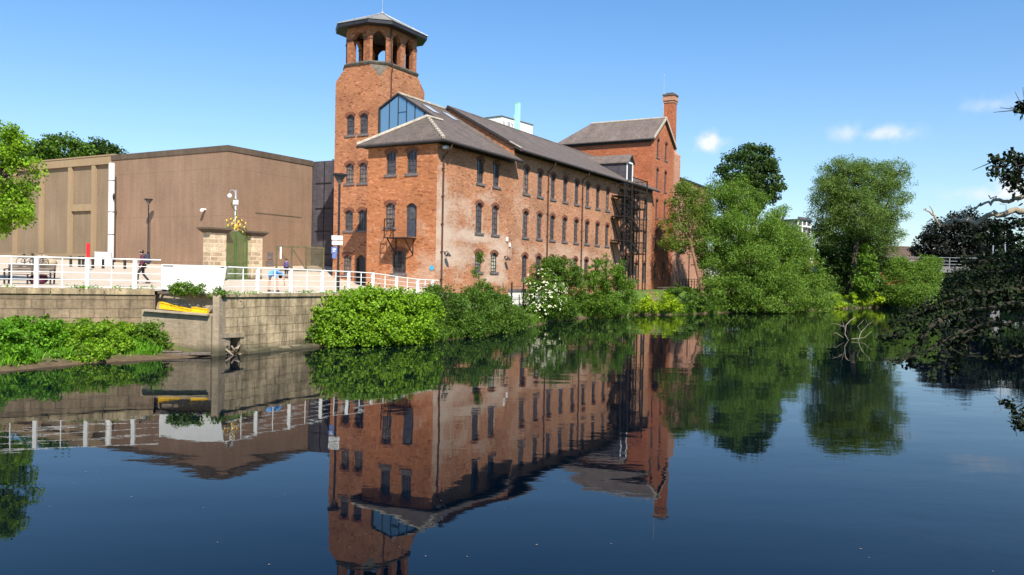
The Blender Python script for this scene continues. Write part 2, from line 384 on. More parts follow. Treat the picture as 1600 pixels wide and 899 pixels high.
def wall_holes(mb, outer, holes, P, depth, mi=0, flip=False):
    """outer/holes: 2-D loops (a,z); P maps (a,z,d) to 3-D, d = distance inwards"""
    loops = [outer]+holes; flat = [p for l in loops for p in l]
    tris = tessellate_polygon([[Vector((a, z, 0)) for a, z in l] for l in loops])
    vs = [P(a, z, 0) for a, z in flat]; fs = []
    for t in tris:
        (ax, az), (bx, bz), (cx, cz) = (flat[i] for i in t)
        ar = (bx-ax)*(cz-az)-(cx-ax)*(bz-az)
        if abs(ar) < 1e-7: continue
        t = tuple(t) if ar > 0 else (t[0], t[2], t[1])
        fs.append(t if not flip else t[::-1])
    mb.add(vs, fs, mi)
    for h in holes:
        n = len(h); vs = [P(a, z, 0) for a, z in h]+[P(a, z, depth) for a, z in h]
        fs = [(i, (i+1) % n, n+(i+1) % n, n+i) for i in range(n)]
        mb.add(vs, fs if not flip else [f[::-1] for f in fs], mi)

# ------------------------------------------------------------------ foliage
def leaf_mesh(name, pts, outw, size, mat, parent, aspect=.55, up=.5, outb=.5, droop=0.0, jitter=.35, rng=RNG):
    n = len(pts)
    nrm = rng.normal(size=(n, 3))*.75 + outw*outb + np.array([0, 0, up]); nrm /= np.linalg.norm(nrm, axis=1)[:, None]+1e-9
    d = rng.normal(size=(n, 3)) + outw*.5 + np.array([0, 0, -droop]); d -= nrm*(d*nrm).sum(1)[:, None]; d /= np.linalg.norm(d, axis=1)[:, None]+1e-9
    s = np.cross(nrm, d); L = size*(1+jitter*rng.uniform(-1, 1, n))[:, None]
    fold = nrm*L*.12
    a = pts-d*L*.5; b = pts+s*L*aspect*.5+fold; c = pts+d*L*.5; e = pts-s*L*aspect*.5+fold
    V = np.stack([a, b, c, e], 1).reshape(-1, 3).astype(np.float32)
    me = bpy.data.meshes.new(name); me.vertices.add(4*n); me.vertices.foreach_set('co', V.ravel())
    me.loops.add(4*n); me.loops.foreach_set('vertex_index', np.arange(4*n, dtype=np.int32))
    me.polygons.add(n); me.polygons.foreach_set('loop_start', np.arange(0, 4*n, 4, dtype=np.int32))
    me.polygons.foreach_set('loop_total', np.full(n, 4, dtype=np.int32))
    me.materials.append(M[mat]); me.update(calc_edges=True)
    o = bpy.data.objects.new(name, me); COL.objects.link(o)
    if parent: o.parent = parent
    return o
def crown_pts(lobes, n, clump=.35, nclump=None, shell=.62, rng=RNG, zmin=None, flat=.75):
    """leaves in clumps through the outer shell of several lobes (x,y,z,rx,ry,rz)"""
    lobes = np.array(lobes, float); area = (lobes[:, 3]*lobes[:, 5]+lobes[:, 4]*lobes[:, 5]+lobes[:, 3]*lobes[:, 4])
    nclump = nclump or max(12, n//55)
    li = rng.choice(len(lobes), nclump, p=area/area.sum()); Lb = lobes[li]
    d = rng.normal(size=(nclump, 3)); d /= np.linalg.norm(d, axis=1)[:, None]
    r = shell+(1.04-shell)*rng.uniform(0, 1, nclump)**.6
    lump = 1+.10*np.sin(d[:, 0]*5+li)*np.cos(d[:, 2]*6+li*2)
    cc = Lb[:, :3]+d*Lb[:, 3:6]*(r*lump)[:, None]
    cs = clump*rng.uniform(.6, 1.5, nclump)
    ci = rng.choice(nclump, n, p=(cs**2)/(cs**2).sum())
    off = rng.normal(size=(n, 3)); off /= np.linalg.norm(off, axis=1)[:, None]; off *= (rng.uniform(0, 1, n)**.5)[:, None]
    off[:, 2] *= flat
    pts = cc[ci]+off*cs[ci][:, None]
    ow = d[ci]*.6+off*.5
    if zmin is not None:
        k = pts[:, 2] > zmin; pts = pts[k]; ow = ow[k]
    return pts, ow
def limbs(mb, base, lobes, r0, mi=0, lean=(0, 0), fork=.4, n=6, every=1):
    base = Vector(base); cs = [Vector(l[:3]) for l in lobes]
    mid = sum(cs, Vector())/len(cs); top = base.lerp(mid, fork)+Vector((lean[0], lean[1], 0))
    mb.tube([base+Vector((0, 0, -.3)), base+Vector((0, 0, .15)), base.lerp(top, .5)+Vector((lean[0]*.3, 0, 0)), top], [r0*1.5, r0*1.15, r0*.9, r0*.75], 9, mi)
    for c, l in list(zip(cs, lobes))[::every]:
        q = top.lerp(c, .5)+Vector((random.uniform(-.3, .3), random.uniform(-.3, .3), .1))*r0*2
        mb.tube([top, q, c], [r0*.6, r0*.4, r0*.18], n, mi)
        for k in range(4):
            e = c+Vector((random.uniform(-1, 1)*l[3], random.uniform(-1, 1)*l[4], random.uniform(-.4, .9)*l[5]))*.75
            mb.tube([c.lerp(q, .3), c.lerp(e, .5)+Vector((0, 0, .1)), e], [r0*.2, r0*.12, r0*.05], 5, mi)
def plant(name, part, base, lobes, n, leaf, mat, label, cat, group=None, r0=.08, clump=.35, bark='bark', aspect=.55, up=.5, outb=.5,
          droop=0.0, shell=.62, zmin=None, trunk='trunk', fork=.35, lean=(0, 0), extra=None, nclump=None, flat=.75):
    base = Vector(base); e = empty(name, base, 0, label, cat, group)
    loc = [(l[0]-base.x, l[1]-base.y, l[2]-base.z)+tuple(l[3:6]) for l in lobes]
    p, o = crown_pts(loc, n, clump, nclump, shell, zmin=None if zmin is None else zmin-base.z, flat=flat)
    if extra: # thinner wisps: (fraction, shell range)
        p2, o2 = crown_pts([l[:3]+tuple(x*extra[1] for x in l[3:6]) for l in loc], int(n*extra[0]), clump*.8, None, .85, zmin=None if zmin is None else zmin-base.z, flat=flat)
        p = np.vstack([p, p2]); o = np.vstack([o, o2])
    leaf_mesh(part, p, o, leaf, mat, e, aspect, up, outb, droop)
    mb = MB(); limbs(mb, (0, 0, 0), loc, r0, lean=lean, fork=fork); mb.build(trunk, bark, e, smooth=True)
    return e
def lob(px, py, Y, rx, ry, depth=None):
    """a lobe centred where the ray through a photo pixel reaches depth Y; radii in photo pixels"""
    c = at(px, py, Y); k = pxm(Y); return (c.x, c.y, c.z, rx*k, (depth if depth else rx)*k, ry*k)

# ------------------------------------------------------------------ terrain, water, plaza
RIVER = [(-60,-25),(-60,2),(-40,14),(-16.1,25.4),(-15.2,27.4),(-13.8,29.1),(-12.5,30.4),(-11.5,31.4),(-9.05,35.7),(-7,37.3),(-4.3,39.3),(-1.4,44.7),(.9,51.8),(4,62.6),
         (11.2,73.4),(16,75.4),(19,79.4),(27.9,87.6),(39.7,99.9),(53.9,113),(62.6,117.5),(90,124),(140,130),(140,112),(92,108),(72,100),(55,82),(43,62),(26,33),(12.6,14),(8.4,4),(7,-25)]
RV = np.array(RIVER, float)
def sdist(x, y):
    """signed distance to the river outline, positive on land"""
    d = np.full(x.shape, 1e9); ins = np.zeros(x.shape, bool)
    for (ax, ay), (bx, by) in zip(RV, np.roll(RV, -1, 0)):
        ex, ey = bx-ax, by-ay; t = np.clip(((x-ax)*ex+(y-ay)*ey)/(ex*ex+ey*ey), 0, 1)
        d = np.minimum(d, np.hypot(x-ax-t*ex, y-ay-t*ey))
        c = ((ay > y) != (by > y)); xi = ax+(y-ay)*ex/np.where(abs(ey) < 1e-9, 1e-9, ey); ins ^= c & (x < xi)
    return np.where(ins, -d, d)
def terr(x, y):
    x = np.asarray(x, float); y = np.asarray(y, float); d = sdist(x, y)
    sl = np.where((x < -11) & (y < 40), .24, .55)
    h = np.where(d > 0, np.minimum(sl*d, 2.15+.004*np.clip(d-8, 0, 160)), np.maximum(-1.5, d*.8))
    h = h + np.where(d > .3, .05*np.sin(x*1.3+y*.7)*np.sin(y*1.1-x*.4), 0)
    return h
def tz(x, y): return float(terr(np.array([x]), np.array([y]))[0])
gx = np.concatenate([[-4000, -1500, -600, -300, -180, -120, -90], np.arange(-70, 0, .8), np.arange(0, 100, 1.0), [105, 115, 130, 150, 180, 240, 400, 900, 2000, 4000]])
gy = np.concatenate([[-3000, -900, -300, -120, -60], np.arange(-30, 20, 2.0), np.arange(20, 60, .7), np.arange(60, 130, 1.0), [135, 145, 160, 190, 240, 350, 700, 1500, 5000]])
X, Y = np.meshgrid(gx, gy); Zt = terr(X, Y)
me = bpy.data.meshes.new('ground'); nx = len(gx); ny = len(gy)
me.from_pydata(np.stack([X.ravel(), Y.ravel(), Zt.ravel()], 1).tolist(), [], [(j*nx+i, j*nx+i+1, (j+1)*nx+i+1, (j+1)*nx+i) for j in range(ny-1) for i in range(nx-1)])
me.materials.append(M['ground']); me.polygons.foreach_set('use_smooth', [True]*len(me.polygons))
o = bpy.data.objects.new('ground', me); COL.objects.link(o); tag(o, kind='structure')
mb = MB(); mb.add([(-90, -40, 0), (160, -40, 0), (160, 150, 0), (-90, 150, 0)], [(0, 1, 2, 3)])
tag(mb.build('water', 'water'), kind='structure')

TH = rad(29.4); U = Vector((math.sin(TH), math.cos(TH), 0)); Vv = Vector((-U.y, U.x, 0))
A = Vector((-4.962, 52.0, 0)); RZ = math.atan2(U.y, U.x)
def B(u, v, z=0.0): return A+U*u+Vv*v+Vector((0, 0, z))
def sstep(a, b, x): t = min(1, max(0, (x-a)/(b-a))); return t*t*(3-2*t)
PW = Vector((-11.5, 31.55, 0))                                     # corner of the two river walls
def zp(x, y):
    """height of the sloping plaza"""
    s = 1-sstep(-16, -10.5, x)
    rise = .012*(min(y, 46)-32)+.043*max(0, y-46)
    along = (Vector((x, y, 0))-PW).dot(U)
    return 2.50 - .16*(1-s) + rise*(.12+.88*s) - .24*(1-s)*sstep(8, 14.5, along)*(1-sstep(44, 52, y))
LW0 = Vector((-44, 18.2, 0)); LW1 = Vector((-14.35, 32.45, 0)); LD = (LW1-LW0).normalized()
BK0 = Vector((-14.35, 33.0, 0)); BK1 = Vector((-11.6, 32.3, 0))
RW1 = PW+U*16.5
def plaza():
    poly = [LW0, LW1, BK0, BK1, PW+Vector((.0, .35, 0)), RW1, B(-.2, -.3), B(.3, .3), B(12, .5), B(13.5, 23.2), Vector((-23.4, 66.3, 0)), Vector((-75, 94, 0)), Vector((-90, 60, 0)), Vector((-80, 10, 0))]
    pts = [Vector((p.x, p.y)) for p in poly]; n = len(pts)
    for x in np.arange(-88, 2, 2.0):
        for y in np.arange(12, 95, 2.0): pts.append(Vector((x+.01*y, y)))
    vs, es, fs, *_ = delaunay_2d_cdt(pts, [(i, (i+1) % n) for i in range(n)], [list(range(n))], 1, 1e-4)
    mb = MB(); mb.add([(p.x, p.y, zp(p.x, p.y)) for p in vs], fs)
    o = mb.build('plaza', 'paving'); tag(o, kind='structure')
    return o
plaza()

def strip_wall(mb, a, b, za, zb, zbot, th, mi=0, side=1):
    """wall with its river face on the line a-b, thickness to the land side"""
    d = (b-a).normalized(); q = Vector((-d.y, d.x, 0))*th*side
    base = [a, b, b+q, a+q]; zt = [za, zb, zb, za]
    mb.prism([(p.x, p.y, zbot) for p in base], [(p.x, p.y, z) for p, z in zip(base, zt)], mi)
# left stone wall
e = empty('river_wall', (LW1.x, LW1.y, 0), 0, 'brown stone block river wall below the bench with green plants at its foot', 'wall')
def W(mb, name, mat, par, bevel=0.0):   # world-space mesh under a parent at its location
    mb.v = [(x-par.location.x, y-par.location.y, z-par.location.z) for x, y, z in mb.v]
    return mb.build(name, mat, par, bevel=bevel)
mb = MB(); strip_wall(mb, LW0, LW1, 2.42, 2.30, -.6, .7); W(mb, 'stonework', 'stonewall', e)
mb = MB(); k = 18
for i in range(k):
    a = LW0.lerp(LW1, i/k); b2 = LW0.lerp(LW1, (i+.985)/k); a2 = a-Vector((-LD.y, LD.x, 0))*.06; b2 = b2-Vector((-LD.y, LD.x, 0))*.06
    j = random.uniform(-.012, .012); strip_wall(mb, a2, b2, 2.55+j, 2.54+j, 2.435-.12*(i+1)/k, .55)
W(mb, 'coping', 'stonewall2', e)
# concrete block in the corner with its ledge
e = empty('concrete_abutment', (-13, 32, 0), 0, 'stained concrete abutment with a ledge carrying yellow beams', 'abutment')
mb = MB(); f0 = Vector((-14.75, 32.1, 0)); f1 = Vector((-11.75, 31.5, 0)); bk0 = Vector((-14.75, 33.2, 0)); bk1 = Vector((-11.5, 32.5, 0))
mb.prism([(f0.x, f0.y, -.6), (f1.x, f1.y, -.6), (bk1.x, bk1.y, -.6), (bk0.x, bk0.y, -.6)], [(f0.x, f0.y, 1.70), (f1.x, f1.y, 1.60), (bk1.x, bk1.y, 1.60), (bk0.x, bk0.y, 1.70)])
W(mb, 'base_block', 'conc', e, .03)
mb = MB(); mb.prism([(-14.85, 33.1, 1.72), (-11.55, 32.35, 1.62), (-11.5, 32.75, 1.62), (-14.7, 33.5, 1.72)], [(-14.85, 33.1, 2.34), (-11.55, 32.35, 2.34), (-11.5, 32.75, 2.34), (-14.7, 33.5, 2.34)]); W(mb, 'back_panel', 'concpale', e)
mb = MB(); mb.prism([(-11.68, 31.46, -.6), (-11.44, 31.52, -.6), (-11.2, 32.2, -.6), (-11.6, 32.3, -.6)], [(-11.68, 31.46, 2.36), (-11.44, 31.52, 2.36), (-11.2, 32.2, 2.36), (-11.6, 32.3, 2.36)]); W(mb, 'corner_pier', 'conc', e, .03)
mb = MB(); mb.beam((-14.6, 32.0, 1.71), (-11.8, 31.44, 1.61), .22, .07); W(mb, 'ledge_slab', 'concpale', e)
# timber deck over the recess
e = empty('timber_deck', (-13, 32.3, 2.4), 0, 'dark weathered timber landing jutting over the wall below the white board', 'deck')
mb = MB()
for i in range(2):
    y = 1.0-i*.16; mb.beam((-14.25, 32.08+y, 2.50+.02*(i % 2)), (-11.7, 31.48+y, 2.45), .15, .06)
W(mb, 'planks', 'timber', e)
mb = MB(); mb.beam((-14.4, 32.74, 2.41), (-11.62, 32.08, 2.37), .08, .09)
for s in (0, .5, 1): mb.beam(Vector((-14.3, 32.7, 2.37)).lerp(Vector((-11.8, 32.1, 2.37)), s), Vector((-14.15, 33.2, 2.37)).lerp(Vector((-11.7, 32.6, 2.37)), s), .08, .08)
W(mb, 'joists', 'timber', e)
# right stone wall with the culvert
e = empty('river_wall', (PW.x, PW.y, 0), 0, 'pale stained stone river wall with a dark culvert mouth at the waterline', 'wall')
def PR(t, z, d): p = PW+U*t+Vv*d; return (p.x, p.y, z)
mb = MB(); Ln = 16.5
def zr(t): return 2.30-.03*t/5-.22*sstep(8, 14.5, t)
n = 12; outer = [(0.02, -.8), (Ln, -.8)]+[(Ln*(1-i/n), zr(Ln*(1-i/n))) for i in range(n)]+[(.02, 2.3)]
wall_holes(mb, outer, [[(.05, -.45), (1.15, -.45), (1.15, .66), (.05, .70)]], lambda a, z, d: PR(a, z, d), .9)
mb.add([PR(.05, -.6, .9), PR(1.15, -.6, .9), PR(1.15, .8, .9), PR(.05, .8, .9)], [(0, 1, 2, 3)])
W(mb, 'stonework', 'stonewall2', e)
mb = MB()
for i in range(14):
    t0 = .0+i*1.18; t1 = t0+1.165; j = random.uniform(-.01, .01)
    mb.prism([PR(t0, zr(t0)+.004, -.07), PR(t1, zr(t1)+.004, -.07), PR(t1, zr(t1)+.004, .5), PR(t0, zr(t0)+.004, .5)], [PR(t0, zr(t0)+.13+j, -.07), PR(t1, zr(t1)+.13+j, -.07), PR(t1, zr(t1)+.13+j, .5), PR(t0, zr(t0)+.13+j, .5)])
W(mb, 'coping', 'stonewall2', e)
mb = MB(); mb.prism([PR(.0, .70, -.05), PR(1.3, .66, -.05), PR(1.3, .66, .0), PR(.0, .70, .0)], [PR(.0, .90, -.05), PR(1.3, .86, -.05), PR(1.3, .86, .0), PR(.0, .90, .0)]); W(mb, 'lintel', 'conc', e)
mb = MB()
for i in range(9):
    t0 = 1.3+i*.62; mb.prism([PR(t0, -.4, -.35), PR(t0+.6, -.4, -.33), PR(t0+.6, -.4, .0), PR(t0, -.4, .0)], [PR(t0, .10+.05*math.sin(i*2.1), -.3), PR(t0+.6, .12+.05*math.sin(i*1.7), -.28), PR(t0+.6, .18, .0), PR(t0, .18, .0)])
W(mb, 'footing', 'conc', e, .02)
# driftwood jammed in the culvert
o = MB()
for i in range(13):
    a = Vector(PR(random.uniform(.2, 1.05), random.uniform(-.1, .3), random.uniform(-.12, .25))); d = Vector((random.uniform(-1, 1), random.uniform(-.4, .4), random.uniform(-.6, .6))).normalized()*random.uniform(.12, .3)
    o.tube([a-d, a, a+d], [.03, .045, .03], 6)
tag(o.build('driftwood', 'debris', smooth=True), 'pale tangle of driftwood jammed in the culvert mouth', 'driftwood')
# dark sill floating at the foot of the block
o = MB(); o.beam((-13.4, 30.85, .10), (-11.6, 31.2, .12), .3, .10); o.beam((-13.35, 30.75, .2), (-12.6, 30.95, .2), .18, .06)
tag(o.build('sodden_timber', 'timber', bevel=.02), 'dark sodden timber baulk lying at the waterline below the concrete block', 'timber')
# yellow beams on the ledge
for (a, b2, hgt, lab) in (((-14.15, 32.50, 1.755), (-12.65, 31.98, 1.655), (.26, .09), 'longer yellow painted beam lying on the concrete ledge at the left'), ((-12.62, 31.90, 1.665), (-11.95, 31.72, 1.64), (.20, .15), 'short yellow painted beam at the right end of the ledge')):
    e = empty('yellow_beam', a, 0, lab, 'beam', 'yellow beams on the ledge')
    mb = MB(); va = Vector(a); vb = Vector(b2); dd = (vb-va).normalized(); pp = Vector((-dd.y, dd.x, 0))*.08; h0, h1 = hgt
    mb.prism([va-pp, va+pp, va+pp+Vector((0, 0, h0)), va-pp+Vector((0, 0, h0))], [vb-pp, vb+pp, vb+pp+Vector((0, 0, h1)), vb-pp+Vector((0, 0, h1))]); W(mb, 'beam_body', 'yellow', e, .012)
    mb = MB(); mb.beam(va+Vector((0, 0, h0+.012)), vb+Vector((0, 0, h1+.012)), .20, .02); W(mb, 'flange', 'yellow', e)
# leaves, weeds along the wall tops
pts = []
for i in range(60):
    t = random.random()
    if random.random() < .55: p = LW0.lerp(LW1, .45+.55*t); z = 2.55; q = Vector((-LD.y, LD.x, 0))*random.uniform(0, .5)
    else: p = PW+U*(t*12); z = zr(t*12)+.12; q = Vv*random.uniform(0, .4)
    c = p+q
    for k in range(random.randint(8, 34)): pts.append((c.x+random.gauss(0, .14), c.y+random.gauss(0, .1), z+abs(random.gauss(0, .055))))
pts = np.array(pts); o = leaf_mesh('wall_weeds', pts, np.zeros_like(pts)+[0, 0, .4], .10, 'nettle', None, .4); tag(o, 'small green weeds sprouting along the wall tops', 'weeds', kind='stuff')

# ------------------------------------------------------------------ railings and board
def rail_run(name, label, posts, stations, zt, group):
    """posts: list of (x,y) ; white railing with five rails and thin stanchions"""
    e = empty(name, (posts[0][0], posts[0][1], zp(*posts[0])), 0, label, 'railing', group)
    for (x, y), wide in stations:
        mb = MB(); z0 = zp(x, y)-.05; w = .075 if wide else .018
        mb.box(x-w, x+w, y-w*.7, y+w*.7, z0, zt(x, y)+(.03 if wide else 0)); W(mb, 'post' if wide else 'stanchion', 'whiteframe', e, .008 if wide else 0)
    for f, r in ((1, .026), (.77, .013), (.54, .013), (.31, .013), (.08, .013)):
        mb = MB(); pl = []
        for (x, y) in posts: z0 = zp(x, y); pl.append((x, y, z0+(zt(x, y)-z0)*f))
        mb.tube(pl, r, 8); W(mb, 'handrail' if f == 1 else 'rail', 'whiteframe', e)
    return e
def on_line(px, a, d):
    r = ray(px, 430); k = r.x/r.y; t = (k*a.y-a.x)/(d.x-k*d.y); p = a+d*t; return (p.x, p.y)
La = LW1+Vector((-LD.y, LD.x, 0))*.28
lp = [on_line(px, La, LD) for px in (-260, -180, -100, -22, 57, 137, 211, 251)]
st = []
for i, p in enumerate(lp):
    if i < 7: st.append((p, True))
    if i+1 < len(lp) and i < 6: q = lp[i+1]; st.append((((p[0]+q[0])/2, (p[1]+q[1])/2), False))
rail_run('railing', 'white metal railing in front of the bench, left of the white board', lp, st, lambda x, y: 3.72, 'white riverside railings')
Ra = PW+Vv*.3
rp = [on_line(px, Ra, U) for px in (356, 403, 455, 504, 545, 583, 620, 653, 676, 686)]
st = []
for i, p in enumerate(rp):
    if 0 < i < 9: st.append((p, True))
    if i+1 < len(rp) and 0 <= i < 8: q = rp[i+1]; st.append((((p[0]+q[0])/2, (p[1]+q[1])/2), False))
def ztr(x, y): t = (Vector((x, y, 0))-Ra).dot(U); return 3.50-.012*t-.30*sstep(8.6, 14.5, t)
rail_run('railing', 'white metal railing right of the white board, ramping down towards the mill corner', rp, st, ztr, 'white riverside railings')
e = empty('white_board', (-12.9, 32.7, 2.5), 0, 'large plain white board standing on the wall top over the timber landing', 'board')
c0 = at(252, 452, 32.75); c1 = at(346, 461, 32.05); t0 = at(252, 413, 32.75); t1 = at(354, 416, 32.05)
mb = MB(); dn = Vector((.2, .97, 0))*.05
mb.prism([c0, c1, t1, t0], [Vector(c0)+dn, Vector(c1)+dn, Vector(t1)+dn, Vector(t0)+dn]); W(mb, 'panel', 'whiteframe', e)
for f in (.08, .5, .9):
    mb = MB(); p = Vector(c0).lerp(c1, f)+Vector((.02, .12, 0)); q = Vector(t0).lerp(t1, f)+Vector((.02, .12, -.06)); mb.beam((p.x, p.y, 2.4), q, .06); W(mb, 'support_post', 'whiteframe', e)
for f0, f1 in ((.03, .19), (.91, .97)):
    mb = MB(); fr = -Vector((.2, .97, 0))*.008
    for dz in (0.03,): 
        p = Vector(t0).lerp(t1, f0)+fr+Vector((0, 0, -.06)); q = Vector(t0).lerp(t1, f1)+fr+Vector((0, 0, -.06)); mb.beam(p, q, .01, .045)
    W(mb, 'clip', 'sill', e)

# ------------------------------------------------------------------ windows
def window_proto(w, h, rise, mat='pane', vbars=2, hbars=4, sill=True, archc=True, depth=.18):
    """frame > pane, sill, brick_arch ; origin at the sill centre, outside is -y"""
    ou = arch(0, w, 0, h, rise); inn = arch(0, w-.14, .08, h-.08, rise)
    mb = MB(); n = len(ou); y0, y1 = depth-.07, depth
    vs = [(a, y0, z) for a, z in ou]+[(a, y0, z) for a, z in inn]+[(a, y1, z) for a, z in inn]
    fs = [(i, (i+1) % n, n+(i+1) % n, n+i) for i in range(n)]+[(n+i, n+(i+1) % n, 2*n+(i+1) % n, 2*n+i) for i in range(n)]
    mb.add(vs, fs)
    for k in range(vbars):
        x = -w/2+w*(k+1)/(vbars+1); top = h-rise-.08+rise*(1-(2*x/w)**2); mb.box(x-.018, x+.018, y0+.02, y1, .06, top)
    for k in range(hbars):
        z = (h-rise*.5)*(k+1)/(hbars+1); mb.box(-w/2+.05, w/2-.05, y0+.023, y1-.003, z-.015, z+.015)
    f = mb.build('window', 'frame')
    mb = MB(); mb.add([(a, depth-.012, z) for a, z in ou], [tuple(range(n))]); mb.build('pane', mat, f)
    if sill:
        mb = MB(); mb.box(-w/2-.12, w/2+.12, -.07, depth-.02, -.16, -.003); mb.build('sill', 'sill', f)
    if archc:
        mb = MB(); m = 7; a0 = []; a1 = []
        for k in range(m+1):
            x = w/2-w*k/m; z = h-rise+rise*(1-(2*x/w)**2); a0.append((x, z)); x2 = x*(1+.34/w); a1.append((x2, z+.22))
        vs = [(a, -.012, z) for a, z in a0+a1]+[(a, .05, z) for a, z in a0+a1]; q = m+1
        fs = []
        for k in range(m): fs += [(k, k+1, q+k+1, q+k), (q+k, q+k+1, 3*q+k+1, 3*q+k), (k+1, k, 2*q+k, 2*q+k+1)]
        fs += [(0, q, 3*q, 2*q), (q-1, 3*q-1, 4*q-1, 2*q-1)]
        mb.add(vs, fs); mb.build('brick_arch', 'brick_arch', f)
    return f
PROT = {}
def put_window(parent, key, loc, rz=0.0):
    if key not in PROT: PROT[key] = [window_proto(*key), False]
    f, used = PROT[key]
    o = f if not used else copy_tree(f)
    PROT[key][1] = True; o.parent = parent; o.location = loc; o.rotation_euler = (0, 0, rz); return o

# ------------------------------------------------------------------ the mill
mill = empty('mill_building', A, RZ, 'long three storey brick mill with slate roofs and rows of arched windows beside the river', 'mill')
FZ = 1.4
wing_win = []; main_win = []; holes_w = []; holes_m = []; holes_e = []
for u, z0, z1, key in [(5.3, 9.78, 11.5, 0), (7.5, 9.78, 11.5, 0), (5.25, 6.32, 8.42, 0), (7.45, 6.32, 8.42, 0), (5.25, 3.6, 5.0, 1), (7.4, 3.6, 5.0, 1)]:
    w = .95; holes_w.append(arch(u, w, z0, z1, .26)); wing_win.append((u, z0, (w, round(z1-z0, 3), .26, 'pane_net' if key else 'pane')))
MU = [12.05+2.32*i for i in range(8)]
for u in MU+[36.3, 38.6]:
    for z0, z1 in ((9.72, 11.78), (6.36, 8.4), (3.15, 5.0)):
        w = .92; holes_m.append(arch(u, w, z0, z1, .28)); main_win.append((u, z0, (w, round(z1-z0, 3), .28, 'pane')))
mdoor = []
for z0, z1 in ((9.2, 11.4), (5.8, 8.0), (2.5, 4.7)):
    holes_m.append(arch(32.2, 1.0, z0, z1, .25)); mdoor.append((32.2, z0, z1))
    holes_m.append(arch(34.2, .9, z0+.5, z1+.35, .25)); main_win.append((34.2, z0+.5, (.9, 2.05, .25, 'pane')))
EV = [(3.75, 9.93, 11.5, .82, 'pane'), (2.04, 9.93, 11.5, .82, 'pane'), (3.75, 6.43, 8.05, .82, 'pane'), (2.95, 3.36, 4.92, 1.15, 'pane')]
for v, z0, z1, w, mt in EV: holes_e.append(arch(v, w, z0, z1, .24))
holes_e.append(arch(2.0, .86, 5.76, 8.0, .26))
DP = .30
mb = MB(); wall_holes(mb, [(0, FZ), (10, FZ), (10, 12.1), (0, 12.1)], holes_w, lambda a, z, d: (a, d, z), DP); mb.build('wall', 'brick_wing', mill)
mb = MB(); wall_holes(mb, [(10, FZ), (40.7, FZ), (40.7, 12.98), (10, 12.98)], holes_m, lambda a, z, d: (a, d, z), DP); mb.build('wall', 'brick_main', mill)
mb = MB(); wall_holes(mb, [(0, FZ), (5.7, FZ), (5.7, 12.1), (0, 12.1)], holes_e, lambda a, z, d: (d, a, z), DP, flip=True); mb.build('wall', 'brick_end', mill)
mb = MB()  # hidden sides and the gable above the wing roof
mb.add([(0, 5.7, FZ), (4, 5.7, FZ), (4, 5.7, 12.1), (0, 5.7, 12.1)], [(0, 1, 2, 3)])
mb.add([(4, 5.7, FZ), (4, 8.06, FZ), (4, 8.06, 12.6), (4, 5.7, 12.6)], [(0, 1, 2, 3)])
mb.build('wall', 'brick_end', mill)
zm = lambda v: 12.82+.555*(v+.7); zw = lambda v: 12.0+.62*(v+.7)
mb = MB(); mb.add([(10, 0, 11.9), (10, 12, 11.9), (10, 12, 12.9), (10, 6, zm(6)-.05), (10, 0, zm(0)-.05)], [(0, 1, 2, 3, 4)])
mb.add([(40.7, 0, FZ), (40.7, 12, FZ), (40.7, 12, 12.9), (40.7, 6, zm(6)-.05), (40.7, 0, zm(0)-.05)], [(0, 1, 2, 3, 4)])
mb.add([(9.6, 12, FZ), (40.7, 12, FZ), (40.7, 12, 13), (9.6, 12, 13)], [(0, 1, 2, 3)]); mb.build('gable_wall', 'brick_tower', mill)
for u, z0, key in wing_win: put_window(mill, key, (u, 0, z0))
for u, z0, key in main_win: put_window(mill, key, (u, 0, z0))
for v, z0, z1, w, mt in EV: put_window(mill, (w, round(z1-z0, 3), .24, mt), (0, v, z0), -math.pi/2)
def door_panel(parent, w, h, rise, mat, loc, rz, glazed=True):
    mb = MB(); ou = arch(0, w, 0, h, rise); n = len(ou)
    mb.prism([(a, .22, z) for a, z in ou], [(a, .16, z) for a, z in ou])
    for x in (-w/2+.05, w/2-.05): mb.box(x-.05, x+.05, .10, .17, 0, h-rise)
    d = mb.build('door', mat, parent, loc); d.rotation_euler = (0, 0, rz)
    if glazed: mb = MB(); mb.box(-w*.27, w*.27, .135, .165, h*.52, h*.84); mb.build('pane', 'pane', d)
    mb = MB(); mb.box(w*.33, w*.37, .10, .165, h*.42, h*.52); mb.build('handle', 'black', d)
    return d
door_panel(mill, .86, 2.24, .26, 'door', (0, 2.0, 5.76), -math.pi/2)
for u, z0, z1 in mdoor: door_panel(mill, 1.0, z1-z0, .25, 'door', (u, 0, z0), 0)
# roofs
mb = MB(); mb.slab([(-.35, -.7, 12), (10.05, -.7, 12), (10.05, 6.3, zw(6.3)), (4, 6.3, zw(6.3)), (4, 2.85, zw(2.85)), (2.8, 2.85, zw(2.85))], .14)
mb.slab([(2.8, 2.85, zw(2.85)), (4, 2.85, zw(2.85)), (4, 6.4, 12), (-.35, 6.4, 12)], .14)
mb.slab([(-.35, -.7, 12), (2.8, 2.85, zw(2.85)), (-.35, 6.4, 12)], .14)
mb.slab([(4, 6.3, zw(6.3)), (10.05, 6.3, zw(6.3)), (10.05, 8.06, 15.35), (4, 8.06, 15.35)], .14)
wr = mb.build('roof', 'slate', mill)
mb = MB(); c = Vector((0, 0, .06))
mb.tube([Vector((-.35, 6.4, 12))+c, Vector((2.8, 2.85, zw(2.85)))+c, Vector((4.6, 2.85, zw(2.85)+.02))+c], .11, 6)
mb.tube([Vector((4, 6.3, zw(6.3)))+c, Vector((10, 6.3, zw(6.3)))+c], .10, 6)
mb.build('ridge_tiles', 'cap', wr)
mb = MB(); a = Vector((-.35, -.7, 12.05)); b2 = Vector((2.8, 2.85, zw(2.85)+.05))
